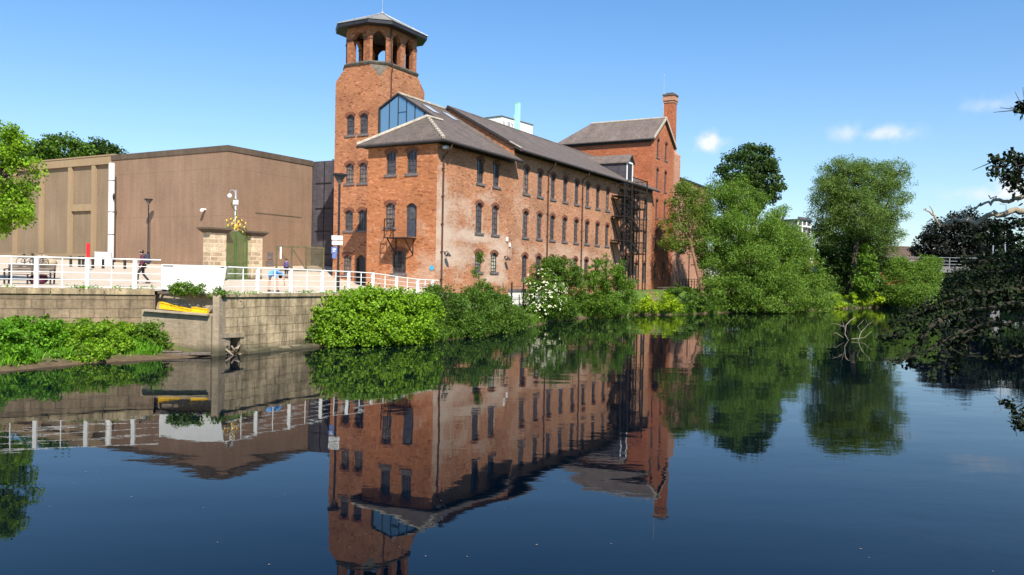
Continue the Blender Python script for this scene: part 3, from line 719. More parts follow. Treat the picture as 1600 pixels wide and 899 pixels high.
for i in range(10):
    p = a.lerp(b2, (i+.1)/10); q = a.lerp(b2, (i+.55)/10); mb.tube([p, q], .13, 6)
mb.build('hip_tiles', 'cap', wr)
for u0, v0 in ((5.7, 4.95), (7.9, 4.7)):   # rooflights
    mb = MB(); zf = lambda v: zw(v)+.05
    mb.prism([(u0, v0-.55, zw(v0-.55)), (u0+.95, v0-.55, zw(v0-.55)), (u0+.95, v0+.55, zw(v0+.55)), (u0, v0+.55, zw(v0+.55))], [(u0, v0-.55, zf(v0-.55)), (u0+.95, v0-.55, zf(v0-.55)), (u0+.95, v0+.55, zf(v0+.55)), (u0, v0+.55, zf(v0+.55))])
    f = mb.build('rooflight', 'frame', mill)
    mb = MB(); zf2 = lambda v: zw(v)+.065
    mb.slab([(u0+.08, v0-.49, zf2(v0-.49)), (u0+0.88, v0-.49, zf2(v0-.49)), (u0+0.88, v0+.49, zf2(v0+.49)), (u0+.08, v0+.49, zf2(v0+.49))], .01); mb.build('pane', 'skyglass', f)
mb = MB(); mb.slab([(9.85, -.7, 12.82), (40.75, -.7, 12.82), (40.75, 6, zm(6)), (9.85, 6, zm(6))], .16)
mb.slab([(9.85, 6, zm(6)), (40.75, 6, zm(6)), (40.75, 12.7, 12.82), (9.85, 12.7, 12.82)], .16)
mr = mb.build('roof', 'slate', mill)
mb = MB(); mb.tube([(9.85, 6, zm(6)+.01), (40.7, 6, zm(6)+.01)], .09, 6); mb.build('ridge_tiles', 'slate2', mr)
mb = MB(); mb.beam((9.83, -.1, zm(-.1)+.0), (9.83, 6, zm(6)+.0), .05, .16); mb.build('verge', 'gutter', mr)
mb = MB(); mb.beam((9.9, -.72, 12.88), (9.9, .3, zm(.3)+.07), .22, .07); mb.build('verge_tile', 'cap', mr)
mb = MB(); mb.tube([(-.35, -.76, 11.86), (10.05, -.76, 11.86)], .075, 8); mb.tube([(-.40, -.7, 11.86), (-.40, 6.4, 11.86)], .075, 8); mb.build('gutter', 'gutter', wr)
mb = MB(); mb.tube([(9.85, -.76, 12.68), (40.8, -.76, 12.68)], .075, 8); mb.build('gutter', 'gutter', mr)
mb = MB(); mb.box(-.06, -.01, .02, 6, 11.76, 11.86); mb.box(-.05, 9.95, -.06, -.01, 11.78, 11.9); mb.build('eaves_board', 'gutter', wr)
mb = MB(); mb.box(10.05, 40.6, -.06, -.01, 12.62, 12.75); mb.build('eaves_board', 'gutter', mr)
# glazed gable
g = [(3.15, zw(3.15)+.02), (6.3, zw(6.3)-.05), (7.98, 15.42), (7.98, 12.4), (6.2, 12.15)]
mb = MB(); mb.add([(4.0, v, z) for v, z in g], [tuple(range(5))]); gg = mb.build('glazed_gable', 'blueglass', mill)
mb = MB()
def gtop(v): return zw(v)-.05 if v < 6.3 else zw(6.3)-.05-(v-6.3)*.55
for v in (4.0, 4.8, 5.55, 6.3, 7.1): mb.beam((3.97, v, 12.2), (3.97, v, gtop(v)), .035)
mb.beam((3.96, 3.0, zw(3.0)+.05), (3.96, 6.3, zw(6.3)+.02), .12); mb.beam((3.96, 6.3, zw(6.3)+.02), (3.96, 8.04, 15.40), .12); mb.beam((3.96, 8.0, 12.3), (3.96, 8.0, 15.4), .10)
mb.beam((3.97, 5.55, 15.0), (3.97, 6.3, 15.0), .03)
mb.build('mullions', 'dark', gg)
# dormer over the fire escape
mb = MB(); u0, u1 = 32.7, 34.3; zr_ = 15.75; ze = 14.95
mb.add([(u0, -.08, 12.7), (u0, -.08, ze), (u0, (ze-12.82)/.555-.7, ze)], [(0, 1, 2)])
mb.add([(u1, -.08, 12.7), (u1, -.08, ze), (u1, (ze-12.82)/.555-.7, ze)], [(0, 2, 1)])
mb.add([(u0, -.08, 12.5), (u1, -.08, 12.5), (u1, -.08, ze), ((u0+u1)/2, -.08, zr_-.05), (u0, -.08, ze)], [(0, 1, 2, 3, 4)])
dm = mb.build('dormer', 'slate_blue', mill)
mb = MB(); um = (u0+u1)/2; vb = (zr_-12.82)/.555-.7+.1; vb2 = (ze-12.82)/.555-.7
mb.slab([(u0-.15, -.35, ze-.08), (um, -.35, zr_), (um, vb, zr_), (u0-.15, vb2, ze-.08)], .08); mb.slab([(um, -.35, zr_), (u1+.15, -.35, ze-.08), (u1+.15, vb2, ze-.08), (um, vb, zr_)], .08)
mb.build('dormer_roof', 'slate2', dm)
mb = MB(); mb.box(um-.55, um+.55, -.13, -.085, 12.75, 14.85)
mb.build('dormer_door', 'dark', dm)
mb = MB()
for x in (u0+.05, u1-.05): mb.box(x-.07, x+.07, -.16, -.09, 12.7, 14.95)
mb.box(u0, u1, -.165, -.095, 14.8, 14.95); mb.build('door_frame', 'whiteframe', dm)
# downpipes
for u, z1 in ((.58, 11.75), (15.65, 12.6), (22.35, 12.6)):
    mb = MB(); mb.tube([(u, -.72, z1), (u, -.65, z1-.25), (u, -.10, z1-.7), (u, -.10, 1.8)], .055, 8)
    for z in np.arange(3, z1-1, 1.8): mb.box(u-.09, u+.09, -.16, -.02, z, z+.06)
    mb.build('downpipe', 'pipe', mill)
# small fittings on the walls
def wall_lamp(loc, rz):
    mb = MB(); mb.box(-.05, .05, -.06, 0, -.05, .10); mb.tube([(0, -.04, .05), (0, -.22, .12), (0, -.30, .02)], .025, 6); l = mb.build('wall_lamp', 'black', mill, loc); l.rotation_euler = (0, 0, rz)
    mb = MB(); mb.lathe((0, -.30, -.22), [(.20, 0), (.19, .05), (.10, .17), (.04, .26)], 12); mb.build('lamp_shade', 'black', l)
wall_lamp((1.0, 0, 4.75), 0); wall_lamp((8.9, 0, 4.70), 0)
for u, z, s in ((9.15, 6.05, .20), (9.55, 5.65, .18)):
    mb = MB(); mb.box(u-s/2, u+s/2, -.10, 0, z-s*.8, z+s*.8); mb.build('alarm_box', 'whiteframe', mill, bevel=.02)
mb = MB(); mb.lathe((0, 0, 0), [(.17, -.012), (.17, .012)], 18); p = mb.build('plaque', 'cyan', mill, (-.02, .28, 3.75)); p.rotation_euler = (0, math.pi/2, 0)
mb = MB(); mb.box(-.16, .16, -.30, .02, -.12, .10); mb.build('floodlight', 'steel', mill, (.35, -.25, 11.55), bevel=.04)
# balcony
bal = empty('balcony', B(0, 2.5, 5.7), RZ, 'small black iron balcony below the grey first floor door on the mill end wall', 'balcony')
mb = MB(); mb.box(-1.05, -.01, -.95, .95, -.06, 0); mb.build('platform', 'rust', bal)
mb = MB()
for y in (.92,):
    for x in (-1.0, -.05): mb.box(x-.025, x+.025, y-.025, y+.025, 0, 1.2)
    for z in (.6, 1.2): mb.box(-1.0, -.05, y-.02, y+.02, z-.02, z+.02)
mb.box(-1.02, -.98, .35, .39, 0, 1.2); mb.box(-1.02, -.98, .35, .92, 1.18, 1.22); mb.box(-1.02, -.98, .35, .92, .58, .62)
mb.build('railing', 'rust', bal)
for y in (.7, -.7):
    mb = MB(); mb.beam((-.95, y, -.08), (-.02, y, -1.1), .06); mb.beam((-.02, y, -.05), (-.02, y, -1.15), .05); mb.build('bracket', 'rust', bal)

# ------------------------------------------------------------------ bell tower
tw = empty('bell_tower', B(4, 8.06), RZ, 'tall brick bell tower with an open octagonal belfry under a wide dark roof', 'tower')
TU, TV = 5.6, 4.24      # local x along the river, local y away from it
th_ = []; TWIN = []
for v in (2.73, 1.44):
    for z0, z1 in ((13.68, 15.22), (10.05, 11.55), (6.5, 8.05)): th_.append(arch(v, .8, z0, z1, .25)); TWIN.append((v, z0, z1))
th_.append(arch(2.8, .8, 3.15, 4.7, .25)); TWIN.append((2.8, 3.15, 4.7)); th_.append(arch(1.5, .85, 2.0, 4.68, .3))
ZC = 17.75; ZB = 18.85; CH = 1.0
mb = MB(); wall_holes(mb, [(0, 1.4), (TV, 1.4), (TV, ZC), (0, ZC)], th_, lambda a, z, d: (d, a, z), .3, flip=True)
mb.add([(0, 0, 1.4), (TU, 0, 1.4), (TU, 0, ZC), (0, 0, ZC)], [(0, 1, 2, 3)]); mb.add([(TU, 0, 1.4), (TU, TV, 1.4), (TU, TV, ZC), (TU, 0, ZC)], [(0, 1, 2, 3)]); mb.add([(0, TV, 1.4), (TU, TV, 1.4), (TU, TV, ZC), (0, TV, ZC)], [(3, 2, 1, 0)])
oc = [(CH, 0), (TU-CH, 0), (TU, CH), (TU, TV-CH), (TU-CH, TV), (CH, TV), (0, TV-CH), (0, CH)]
sq = [(0, 0), (TU, 0), (TU, TV), (0, TV)]
for i in range(4): # main faces between the broaches
    a, b2 = oc[2*i], oc[(2*i+1) % 8]; s0 = sq[i]; s1 = sq[(i+1) % 4]
    mb.add([(s0[0], s0[1], ZC), (s1[0], s1[1], ZC), (b2[0], b2[1], ZB), (a[0], a[1], ZB)], [(0, 1, 2, 3)])
mb.build('wall', 'brick_tower', tw)
for i in range(4):
    mb = MB(); b2 = oc[(2*i+1) % 8]; c = oc[(2*i+2) % 8]; s1 = sq[(i+1) % 4]
    mb.add([(s1[0], s1[1], ZC), (c[0], c[1], ZB), (b2[0], b2[1], ZB)], [(0, 1, 2)]); mb.build('broach', 'stone_trim', tw)
def ring(off, z):
    cx, cy = TU/2, TV/2; r = []
    for x, y in oc: d = Vector((x-cx, y-cy, 0)); r.append((cx+(x-cx)*(1+off/abs(TU/2)), cy+(y-cy)*(1+off/(TV/2)), z))
    return r
mb = MB(); mb.prism(ring(.06, ZB-.02), ring(.12, ZB+.12)); mb.prism(ring(.09, ZB+.122), ring(.02, ZB+.24)); mb.build('cornice', 'stone_trim', tw)
bel = MB(); Z0 = ZB+.24; Z1 = 21.75
ins = ring(-.06, 0); ins = [(x, y) for x, y, _ in ins]
for i in range(8):
    a = Vector(ins[i]); b2 = Vector(ins[(i+1) % 8]); L = (b2-a).length; d = (b2-a)/L; q = Vector((-d.y, d.x))
    P = lambda s, z, dd, a=a, d=d, q=q: (a.x+d.x*s+q.x*dd, a.y+d.y*s+q.y*dd, z)
    cs = [L*.28, L*.72] if L > 3 else [L/2]
    hs = [arch(c, .98, Z0+.02, 21.36, .48, 8) for c in cs]
    wall_holes(bel, [(0, Z0), (L, Z0), (L, Z1), (0, Z1)], hs, P, .34)
bel.build('belfry', 'brick_belfry', tw)
mb = MB(); mb.prism(ring(-.5, Z1-.15), ring(-.5, Z1-.05)); mb.build('ceiling', 'stone_trim', tw)
mb = MB()
for i in range(8): # impost bands on the piers
    a = Vector(ins[i]); b2 = Vector(ins[(i+1) % 8]); L = (b2-a).length; d = (b2-a)/L; q = Vector((-d.y, d.x))
    cs = [L*.28, L*.72] if L > 3 else [L/2]; ed = [0]+[x for c in cs for x in (c-.49, c+.49)]+[L]
    for s0, s1 in zip(ed[::2], ed[1::2]):
        if s1-s0 > .05:
            pb_ = [a+d*s0-q*.04, a+d*s1-q*.04, a+d*s1+q*.3, a+d*s0+q*.3]; mb.prism([(p.x, p.y, 20.72) for p in pb_], [(p.x, p.y, 20.86) for p in pb_])
mb.build('impost_band', 'brick_arch', tw)
mb = MB(); mb.prism(ring(.10, Z1), ring(.12, Z1+.12))
rb = ring(.60, Z1-.06); rt = ring(.62, Z1+.2); mb.prism(rb, rt); tr_ = mb.build('eaves', 'dark', tw)
mb = MB(); ap = (TU/2, TV/2, Z1+1.75); r0 = ring(.66, Z1+.205)
mb.add(r0+[ap], [(i, (i+1) % 8, 8) for i in range(8)]+[tuple(range(8))[::-1]]); mb.build('roof', 'leadroof', tw)
mb = MB()
for i in range(8): mb.tube([Vector(r0[i])+Vector((0, 0, .03)), Vector(ap)+Vector((0, 0, .03))], .05, 6)
mb.ball(ap, .16); mb.build('hip_rolls', 'steel', tw)
mb = MB(); mb.tube([ap, (ap[0], ap[1], ap[2]+1.6)], [.03, .012], 6); mb.build('mast', 'steel', tw)
for v, z0, z1 in TWIN: put_window(tw, (.8, round(z1-z0, 3), .25, 'pane', 2, 3), (0, v, z0), -math.pi/2)
door_panel(tw, .85, 2.68, .3, 'dark', (0, 1.5, 2.0), -math.pi/2, False)
mb = MB(); mb.tube([(1.25, -.03, ZB+2.7), (1.25, -.10, ZB+.4), (1.3, -.2, ZB), (1.3, -.06, ZB-.5), (1.3, -.06, 14.2)], .05, 8); mb.build('downpipe', 'pipe', tw)

# ------------------------------------------------------------------ engine house
EU = 40.8; EW = 7.2; ED = 11.4
en = empty('engine_house', B(EU, .15), RZ, 'tall red brick engine house with a hipped slate roof and a gable towards the river', 'house')
eh = []; EWN = []
for u0 in (1.75, 4.5):
    for z0, z1, h2 in ((16.72, 18.75, 0), (13.2, 15.5, 0), (10.05, 12.1, 0), (6.7, 8.8, 0), (3.5, 5.2, 0)): eh.append(arch(u0, .8, z0, z1, .28)); EWN.append((u0, z0, z1))
mb = MB(); wall_holes(mb, [(0, 1.4), (EW, 1.4), (EW, 18.6), (EW/2, 21.2), (0, 18.6)], eh, lambda a, z, d: (a, d, z), .3)
for f in ([(0, 0), (0, ED)], [(EW, ED), (EW, 0)], [(0, ED), (EW, ED)]):
    (x0, y0), (x1, y1) = f; mb.add([(x0, y0, 1.4), (x1, y1, 1.4), (x1, y1, 18.6), (x0, y0, 18.6)], [(3, 2, 1, 0)])
mb.build('wall', 'brick_red', en)
mb = MB(); s_ = 2.6/3.6; zt_ = 21.2+.15; zb_ = zt_-s_*(3.6+.3)
mb.slab([(-.3, -.25, zb_), (EW/2, -.25, zt_), (EW/2, ED-2.4, zt_), (-.3, ED+.3, zb_)], .16); mb.slab([(EW/2, -.25, zt_), (EW+.3, -.25, zb_), (EW+.3, ED+.3, zb_), (EW/2, ED-2.4, zt_)], .16); mb.slab([(-.3, ED+.3, zb_), (EW/2, ED-2.4, zt_), (EW+.3, ED+.3, zb_)], .16)
rf = mb.build('roof', 'slate2', en)
mb = MB(); mb.tube([(EW/2, -.25, zt_+.04), (EW/2, ED-2.4, zt_+.04)], .11, 6); mb.build('ridge_tiles', 'cap', rf)
mb = MB(); mb.beam((-.3, -.27, zb_-.03), (EW/2, -.27, zt_-.03), .08, .26); mb.beam((EW/2, -.27, zt_-.03), (EW+.3, -.27, zb_-.03), .08, .26); mb.build('bargeboard', 'cap', rf)
mb = MB(); mb.tube([(-.36, -.2, zb_-.14), (-.36, ED+.3, zb_-.14)], .08, 8); mb.box(-.12, -.005, .2, ED, zb_-.40, zb_-.14); mb.build('gutter', 'gutter', rf)
for u0, z0, z1 in EWN: put_window(en, (.8, round(z1-z0, 3), .28, 'pane', 2, 4), (u0, 0, z0))
# chimney
ch = empty('chimney_stack', B(48.75, .55), RZ, 'tall slender red brick chimney stack behind the engine house gable', 'chimney')
s = 1.18; ZCH = 25.0
mb = MB(); mb.box(0, s, 0, s, 1.4, ZCH-1.0); mb.build('shaft', 'brick_red', ch)
mb = MB(); mb.box(-.06, s+.06, -.06, s+.06, ZCH-1.0, ZCH-.75); mb.box(-.14, s+.14, -.14, s+.14, ZCH-.75, ZCH-.38); mb.box(-.08, s+.08, -.08, s+.08, ZCH-.38, ZCH-.16); mb.build('head', 'brick_pink', ch)
mb = MB(); mb.box(-.16, s+.16, -.16, s+.16, ZCH-.16, ZCH+.02); mb.box(.15, s-.15, .15, s-.15, ZCH+.02, ZCH+.2); mb.build('cap', 'stone_trim', ch)
mb = MB(); mb.box(-.55, s+.45, -.45, s+.5, 1.4, 17.9); mb.prism([(-.55, -.45, 17.902), (s+.45, -.45, 17.902), (s+.45, s+.5, 17.902), (-.55, s+.5, 17.902)], [(0, 0, 18.4), (s, 0, 18.4), (s, s, 18.4), (0, s, 18.4)]); mb.build('plinth', 'brick_pink', ch)
mb = MB(); mb.tube([(-.02, s+.05, ZCH-3.4), (-.02, s+.05, ZCH+2.4)], [.05, .025], 6); mb.build('lightning_rod', 'steel', ch)
# low brick annex beyond
an = empty('brick_annex', B(51.2, .4), RZ, 'plain flat roofed brick annex beyond the chimney, half hidden by the young tree', 'building')
AW = 11.8
hs = [arch(x, .5, 14.2, 14.8, .05) for x in (2.5, 5.2, 7.9, 10.4)]+[arch(x, .45, z, z+.45, .04) for x, z in ((1.0, 6.0), (2.8, 6.1), (2.6, 5.0), (5.5, 4.8), (8.2, 4.8))]
mb = MB(); wall_holes(mb, [(0, 1.4), (AW, 1.4), (AW, 15.3), (0, 15.3)], hs, lambda a, z, d: (a, d, z), .2)
mb.add([(0, 0, 1.4), (0, 8, 1.4), (0, 8, 15.3), (0, 0, 15.3)], [(3, 2, 1, 0)]); mb.add([(AW, 0, 1.4), (AW, 8, 1.4), (AW, 8, 15.3), (AW, 0, 15.3)], [(0, 1, 2, 3)]); mb.build('wall', 'brick_pink', an)
mb = MB(); mb.box(-.15, AW+.15, -.2, 8.1, 15.302, 15.5); mb.build('roof', 'dark', an)
mb = MB(); mb.box(.1, AW-.1, .201, .23, 1.6, 15.2); mb.build('pane', 'pane', an)
mb = MB(); mb.box(-.8, 2.4, -.25, -.01, 6.75, 6.95); mb.build('lintel', 'sill', an)
mb = MB(); mb.tube([(4.3, -.08, 2.2), (4.3, -.08, 6.5)], .06, 8); mb.build('downpipe', 'pipe', an)
# iron fence on the bank in front of the annex
fe = empty('iron_fence', B(44, -2.2, 2.5), RZ, 'low rusty iron fence on the bank by the leaning young tree', 'fence')
for i in range(9): 
    mb = MB(); mb.box(i*1.1-.03, i*1.1+.03, -.03, .03, -.6, .85); mb.build('post', 'rust', fe)
for z in (.25, .55, .82): mb = MB(); mb.tube([(-.1, 0, z), (8.9, 0, z)], .022, 6); mb.build('rail', 'rust', fe)

# ------------------------------------------------------------------ fire escape
fx = empty('fire_escape', B(27.6, -.05), RZ, 'black iron fire escape zigzagging down the far end of the mill facade', 'fire escape')
V0, V1 = -1.4, -.05; LR = [11.2, 9.25, 6.95]; RR = [10.3, 8.15, 5.8]
def platf(x0, x1, z, nm='platform'):
    mb = MB(); mb.box(x0, x1, V0, V1, z-.10, z-.02)
    for x in np.arange(x0, x1, .35): mb.box(x, x+.05, V0, V1, z-.02, z+.01)
    return mb.build(nm, 'rust', fx)
def guard(x0, x1, z, ends=()):
    mb = MB()
    for y in (V0+.03,):
        for zz in (.55, 1.1): mb.tube([(x0, y, z+zz), (x1, y, z+zz)], .03, 6)
        for x in np.arange(x0, x1+.01, .45): mb.box(x-.012, x+.012, y-.012, y+.012, z, z+1.1)
    for x in ends:
        mb.tube([(x, V0, z+1.1), (x, V1, z+1.1)], .03, 6)
        for y in np.arange(V0, V1, .5): mb.box(x-.012, x+.012, y-.012, y+.012, z, z+1.1)
    mb.build('guard_rail', 'rust', fx)
platf(3.6, 7.4, 12.0); guard(3.6, 7.4, 12.0, (7.4,))
for z in LR: platf(1.3, 3.2, z); guard(1.3, 3.2, z, (1.3,))
for z in RR: platf(5.4, 7.4, z); guard(5.4, 7.4, z, (7.4,)); 
def flight(xa, za, xb, zb, y0, y1):
    mb = MB()
    for y in (y0, y1): mb.beam((xa, y, za), (xb, y, zb), .05, .24)
    n = max(4, int(abs(za-zb)/.2))
    for i in range(1, n): f = i/n; x = xa+(xb-xa)*f; z = za+(zb-za)*f; mb.box(x-.13, x+.13, y0, y1, z-.02, z+.02)
    for y in (y0, y1):
        mb.tube([(xa, y, za+.95), (xb, y, zb+.95)], .028, 6); mb.tube([(xa, y, za+.5), (xb, y, zb+.5)], .02, 6)
        for i in range(0, n, 3): f = i/n; x = xa+(xb-xa)*f; z = za+(zb-za)*f; mb.box(x-.012, x+.012, y-.012, y+.012, z, z+.95)
    mb.build('stair_flight', 'rust', fx)
ym = (V0+V1)/2
for i in range(3):
    flight(3.2, LR[i], 5.4, RR[i], V0+.03, ym-.05)
    if i < 2: flight(5.4, RR[i], 3.2, LR[i+1], ym+.05, V1-.1)
flight(3.9, 12.0, 3.0, 11.2, ym+.05, V1-.1); flight(5.4, RR[2], 2.4, 2.6, ym+.05, V1-.1)
for x, y, zt in ((7.4, V0, 13.15), (5.4, V0, 12.0), (3.25, V0, 12.3), (1.3, V0, 12.3), (7.4, V1, 13.1), (5.4, V1, 11.5), (6.6, V0, 10.4)):
    mb = MB(); mb.box(x-.05, x+.05, y-.05, y+.05, 1.6, zt); mb.build('post', 'rust', fx)
mb = MB(); mb.beam((3.3, V0, 13.12), (7.4, V0, 13.12), .06); mb.build('top_beam', 'rust', fx)
for xa, za, xb, zb in ((1.3, 9.2, 3.2, 6.9), (1.3, 6.8, 3.2, 3.4), (1.3, 11.2, 3.2, 9.3)):
    mb = MB(); mb.beam((xa, V1-.1, za), (xb, V1-.1, zb), .07, .10); mb.build('brace', 'rust', fx)

# ------------------------------------------------------------------ museum blocks on the left
MC = Vector((-23.4, 66.0, 0))
mu = empty('museum_block', MC, RZ, 'big windowless brown ribbed concrete block behind the ornamental gate', 'building')
mb = MB(); ML = 15.2; MR = 9.75; mz = 13.42
wl = [(0, 0), (MR, 0), (MR, 14), (0, 14)]
mb.box(0, 9.75, 0, ML, 2.2, mz); mb.build('wall', 'museum', mu)
mb = MB()
mb.box(-.06, 9.8, -.06, -.0, mz-.35, mz+.06); mb.box(-.06, -.003, 0, ML, mz-.35, mz+.06); mb.box(-.06, 9.8, -.06, ML, mz+.062, mz+.12); mb.build('coping', 'coping', mu)
for (y, z) in ((-.03, 5.8),):
    pass
for (px, py, w, h) in ((422, 400, .62, .62), (421.5, 412, .95, .42)):
    r = ray(px, py); n = Vv; t = (MC-CAMP).dot(n)/r.dot(n); p = CAMP+r*t; l = Vector(((p-MC).dot(U), -.05, p.z))
    mb = MB(); mb.box(-w/2, w/2, 0, .045, -h/2, h/2); mb.build('notice', 'sill', mu, l)
mb = MB(); mb.box(-.1, .1, -.35, 0, -.06, .06); mb.ball((0, -.35, -.12), .16, 12); o = mb.build('camera_dome', 'whiteframe', mu, (-.01, 2.6, 8.35)); o.rotation_euler = (0, 0, -math.pi/2)
mb = MB(); mb.box(3.0, 8.4, -.02, -.005, 8.2, 8.28); mb.build('conduit', 'coping', mu)
# tan panelled block
TC = Vector((-37.2, 75.2, 0)); 
tb = empty('panelled_block', TC, RZ, 'tan concrete block with pale panel frames at the far left', 'building')
tzp = 13.75
mb = MB(); mb.box(0, 3.2, 0, 26, 2.5, tzp-.05); mb.build('wall', 'museum_tan', tb)
mb = MB()
ys = [.35, 2.9, 6.6, 11.4, 16, 21]
for y in ys: mb.box(-.22, -.003, y-.28, y+.28, 3.2, tzp-.75)
mb.box(-.20, -.004, 3.2, 6.3, 8.7, 9.35); mb.build('panel_frame', 'museum_frame', tb)
mb = MB(); mb.box(-.25, -.005, 0, 26, tzp-.75, tzp); mb.box(-.25, 3.3, -.25, -.005, tzp-.75, tzp); mb.box(-.3, -.004, -.2, 26, 2.5, 4.6); mb.build('band', 'museum_frame', tb)
mb = MB(); mb.box(-.3, 3.3, -.3, 26, tzp+.002, tzp+.12); mb.build('coping', 'museum_frame', tb)
# white flue on the corner
p = at(174, 330, 72.0); fl = empty('white_flue', (p.x, p.y, 3.4), 0, 'tall white segmented flue pipe between the tan block and the brown block', 'flue')
mb = MB(); zs = [0, 2.9, 4.9, 7.7, 9.3]
for a, b2 in zip(zs, zs[1:]): mb.tube([(0, 0, a+.04), (0, 0, b2-.06)], .25, 14)
mb.build('pipe', 'whiteframe', fl, smooth=False)
mb = MB()
for z in zs[1:-1]: mb.tube([(0, 0, z-.06), (0, 0, z+.04)], .21, 14)
mb.build('collar', 'sill', fl)
mb = MB(); mb.ball((.30, -.2, 6.25), (.12, .12, .3)); mb.build('lamp', 'black', fl)
p = at(161.5, 405, 66.5); z0 = zp(p.x, p.y); wb = empty('white_cabinet', (p.x, p.y, z0), rad(20), 'low white utility cabinet at the foot of the white flue', 'cabinet')
mb = MB(); mb.box(-.6, .6, -.3, .3, 0, 1.0); mb.build('body', 'whiteframe', wb, bevel=.02)
mb = MB(); mb.box(-.63, .63, -.33, .33, 1.003, 1.06); mb.build('lid', 'whiteframe', wb)
mb = MB(); mb.box(-.008, .008, -.306, -.301, .05, .95); mb.box(.05, .08, -.33, -.301, .45, .6); mb.build('door_seam', 'sill', wb)
# dark link between museum and tower
lk = empty('dark_link_building', B(13.2, 12.3), RZ, 'narrow dark grey clad link building between the brown block and the bell tower', 'building')
mb = MB(); mb.box(1.6, 6, -2.2, 8.2, 2, 14.2); mb.build('wall', 'dark', lk)
mb = MB(); mb.box(-.1, 5.8, 8.25, 12.5, 2, 13.5); mb.box(-.16, -.1, 8.22, 8.4, 2, 13.6); mb.build('cladding', 'slate_blue', lk)
mb = MB()
for z in (4.9, 7.0, 9.1, 11.4): mb.box(-.13, -.103, 8.42, 10.4, z, z+.12)
mb.box(-.135, -.104, 9.3, 9.38, 3, 13.4); mb.build('panel_joints', 'black', lk)
mb = MB(); mb.box(.9, 1.55, 3.2, 5.4, 2.2, 5.0); mb.build('entrance_door', 'pane', lk)
mb = MB(); mb.box(.86, .9, 3.9, 4.15, 3.5, 4.0); mb.build('notice', 'whiteframe', lk)

# ------------------------------------------------------------------ mesh screen frame
a = at(432, 420, 61.5); b2 = at(505, 420, 63.2); d = (b2-a); d.z = 0; L = d.length; z0 = zp(a.x, a.y)-.05
sf = empty('steel_screen', (a.x, a.y, z0), math.atan2(d.y, d.x), 'dark steel screen with diagonal braces beside the tower entrance', 'screen')
H_ = 5.25-z0
mb = MB()
for x in (0, L*.32, L*.63, L): mb.box(x-.06, x+.06, -.06, .06, 0, H_)
mb.box(0, L, -.05, .05, H_-.1, H_+.03); mb.box(0, L*.63, -.05, .05, .05, .15); mb.build('frame', 'olive', sf)
mb = MB(); mb.beam((.06, 0, H_-.1), (L*.32, 0, .2), .10); mb.beam((L*.32, 0, H_-.1), (L*.63, 0, .2), .10); mb.build('brace', 'olive', sf)
mb = MB()
for x in np.arange(L*.63+.08, L, .055): mb.box(x-.012, x+.012, -.012, .012, .1, H_-.1)
for z in np.arange(.2, H_, .16): mb.box(L*.63, L, -.006, .006, z-.008, z+.008)
mb.build('mesh_panel', 'olive', sf)
# white sliver notice on the screen
mb = MB(); mb.box(.22, .34, -.09, -.062, 1.0, 1.9); mb.build('notice', 'whiteframe', sf)

# ------------------------------------------------------------------ ornamental gate
GY = 48.5
def gat(px): return at(px, 430, GY)
gp = at(368, 430, GY); gp.z = zp(gp.x, gp.y)
def GL(px):  # position along the gate line through gp, direction U
    r = ray(px, 430); k = r.x/r.y; return (k*gp.y-gp.x)/(U.x-k*U.y)
for (p0, p1, top, lab) in ((322.5, 347.5, 5.78, 'left gate pier of pale banded ashlar, the wider one'), (386.5, 404, 5.74, 'right gate pier of pale banded ashlar, nearer the mill')):
    t0 = GL(p0); t1 = GL(p1); c = gp+U*((t0+t1)/2); w = t1-t0; z0 = zp(c.x, c.y)-.1
    e = empty('gate_pier', (c.x, c.y, z0), RZ, lab, 'gate pier', 'stone gate piers'); h = top-z0
    mb = MB()
    mb.box(-w/2, w/2, -.3, .3, 0, h-.28); mb.build('shaft', 'gatestone', e)
    mb = MB()
    mb.prism([(-w/2-.05, -.35, h-.279), (w/2+.05, -.35, h-.279), (w/2+.05, .35, h-.279), (-w/2-.05, .35, h-.279)], [(-w/2-.28, -.5, h-.08), (w/2+.28, -.5, h-.08), (w/2+.28, .5, h-.08), (-w/2-.28, .5, h-.08)])
    mb.box(-w/2-.30, w/2+.30, -.52, .52, h-.079, h+.02); mb.build('cap', 'coping', e)
t0 = GL(349.5); t1 = GL(385); gw = t1-t0; gc = gp+U*((t0+t1)/2)
gt = empty('ornamental_gate', (gc.x, gc.y, gp.z-.05), RZ, 'green wrought iron gate with an arched gilded overthrow between the stone piers', 'gate')
gh = 2.45; gz0 = 0
def gtopz(x): return gh+.62*math.sqrt(max(0, 1-(2*x/gw)**2))
for sgn in (-1, 1):
    mb = MB(); xs = np.arange(.06, gw/2-.02, .062)
    for x in xs: X_ = sgn*x; mb.box(X_-.013, X_+.013, -.013, .013, .12, gtopz(X_)-.10)
    mb.box(min(sgn*.03, sgn*gw/2), max(sgn*.03, sgn*gw/2), -.03, .03, .08, .16); mb.box(min(sgn*.03, sgn*gw/2), max(sgn*.03, sgn*gw/2), -.03, .03, .78, .86); mb.box(min(sgn*.03, sgn*gw/2), max(sgn*.03, sgn*gw/2), -.025, .025, 1.02, 1.08)
    mb.box(sgn*.05-.03, sgn*.05+.03, -.035, .035, .1, gtopz(.05)-.1); mb.box(sgn*gw/2-.045, sgn*gw/2+.045, -.045, .045, 0, gh+.1)
    for i in range(5):
        x = sgn*(.17+i*.15)
        mb.tube([(x+.06*math.cos(k*.6), -.02, .93+.055*math.sin(k*.6)) for k in range(10)], .012, 5)
        mb.tube([(x+.06*math.cos(k*.6), -.02, .45+.2*math.sin(k*.6)) for k in range(10)], .012, 5)
    mb.build('gate_leaf', 'gategreen', gt)
mb = MB(); xs = np.linspace(-gw/2, gw/2, 19)
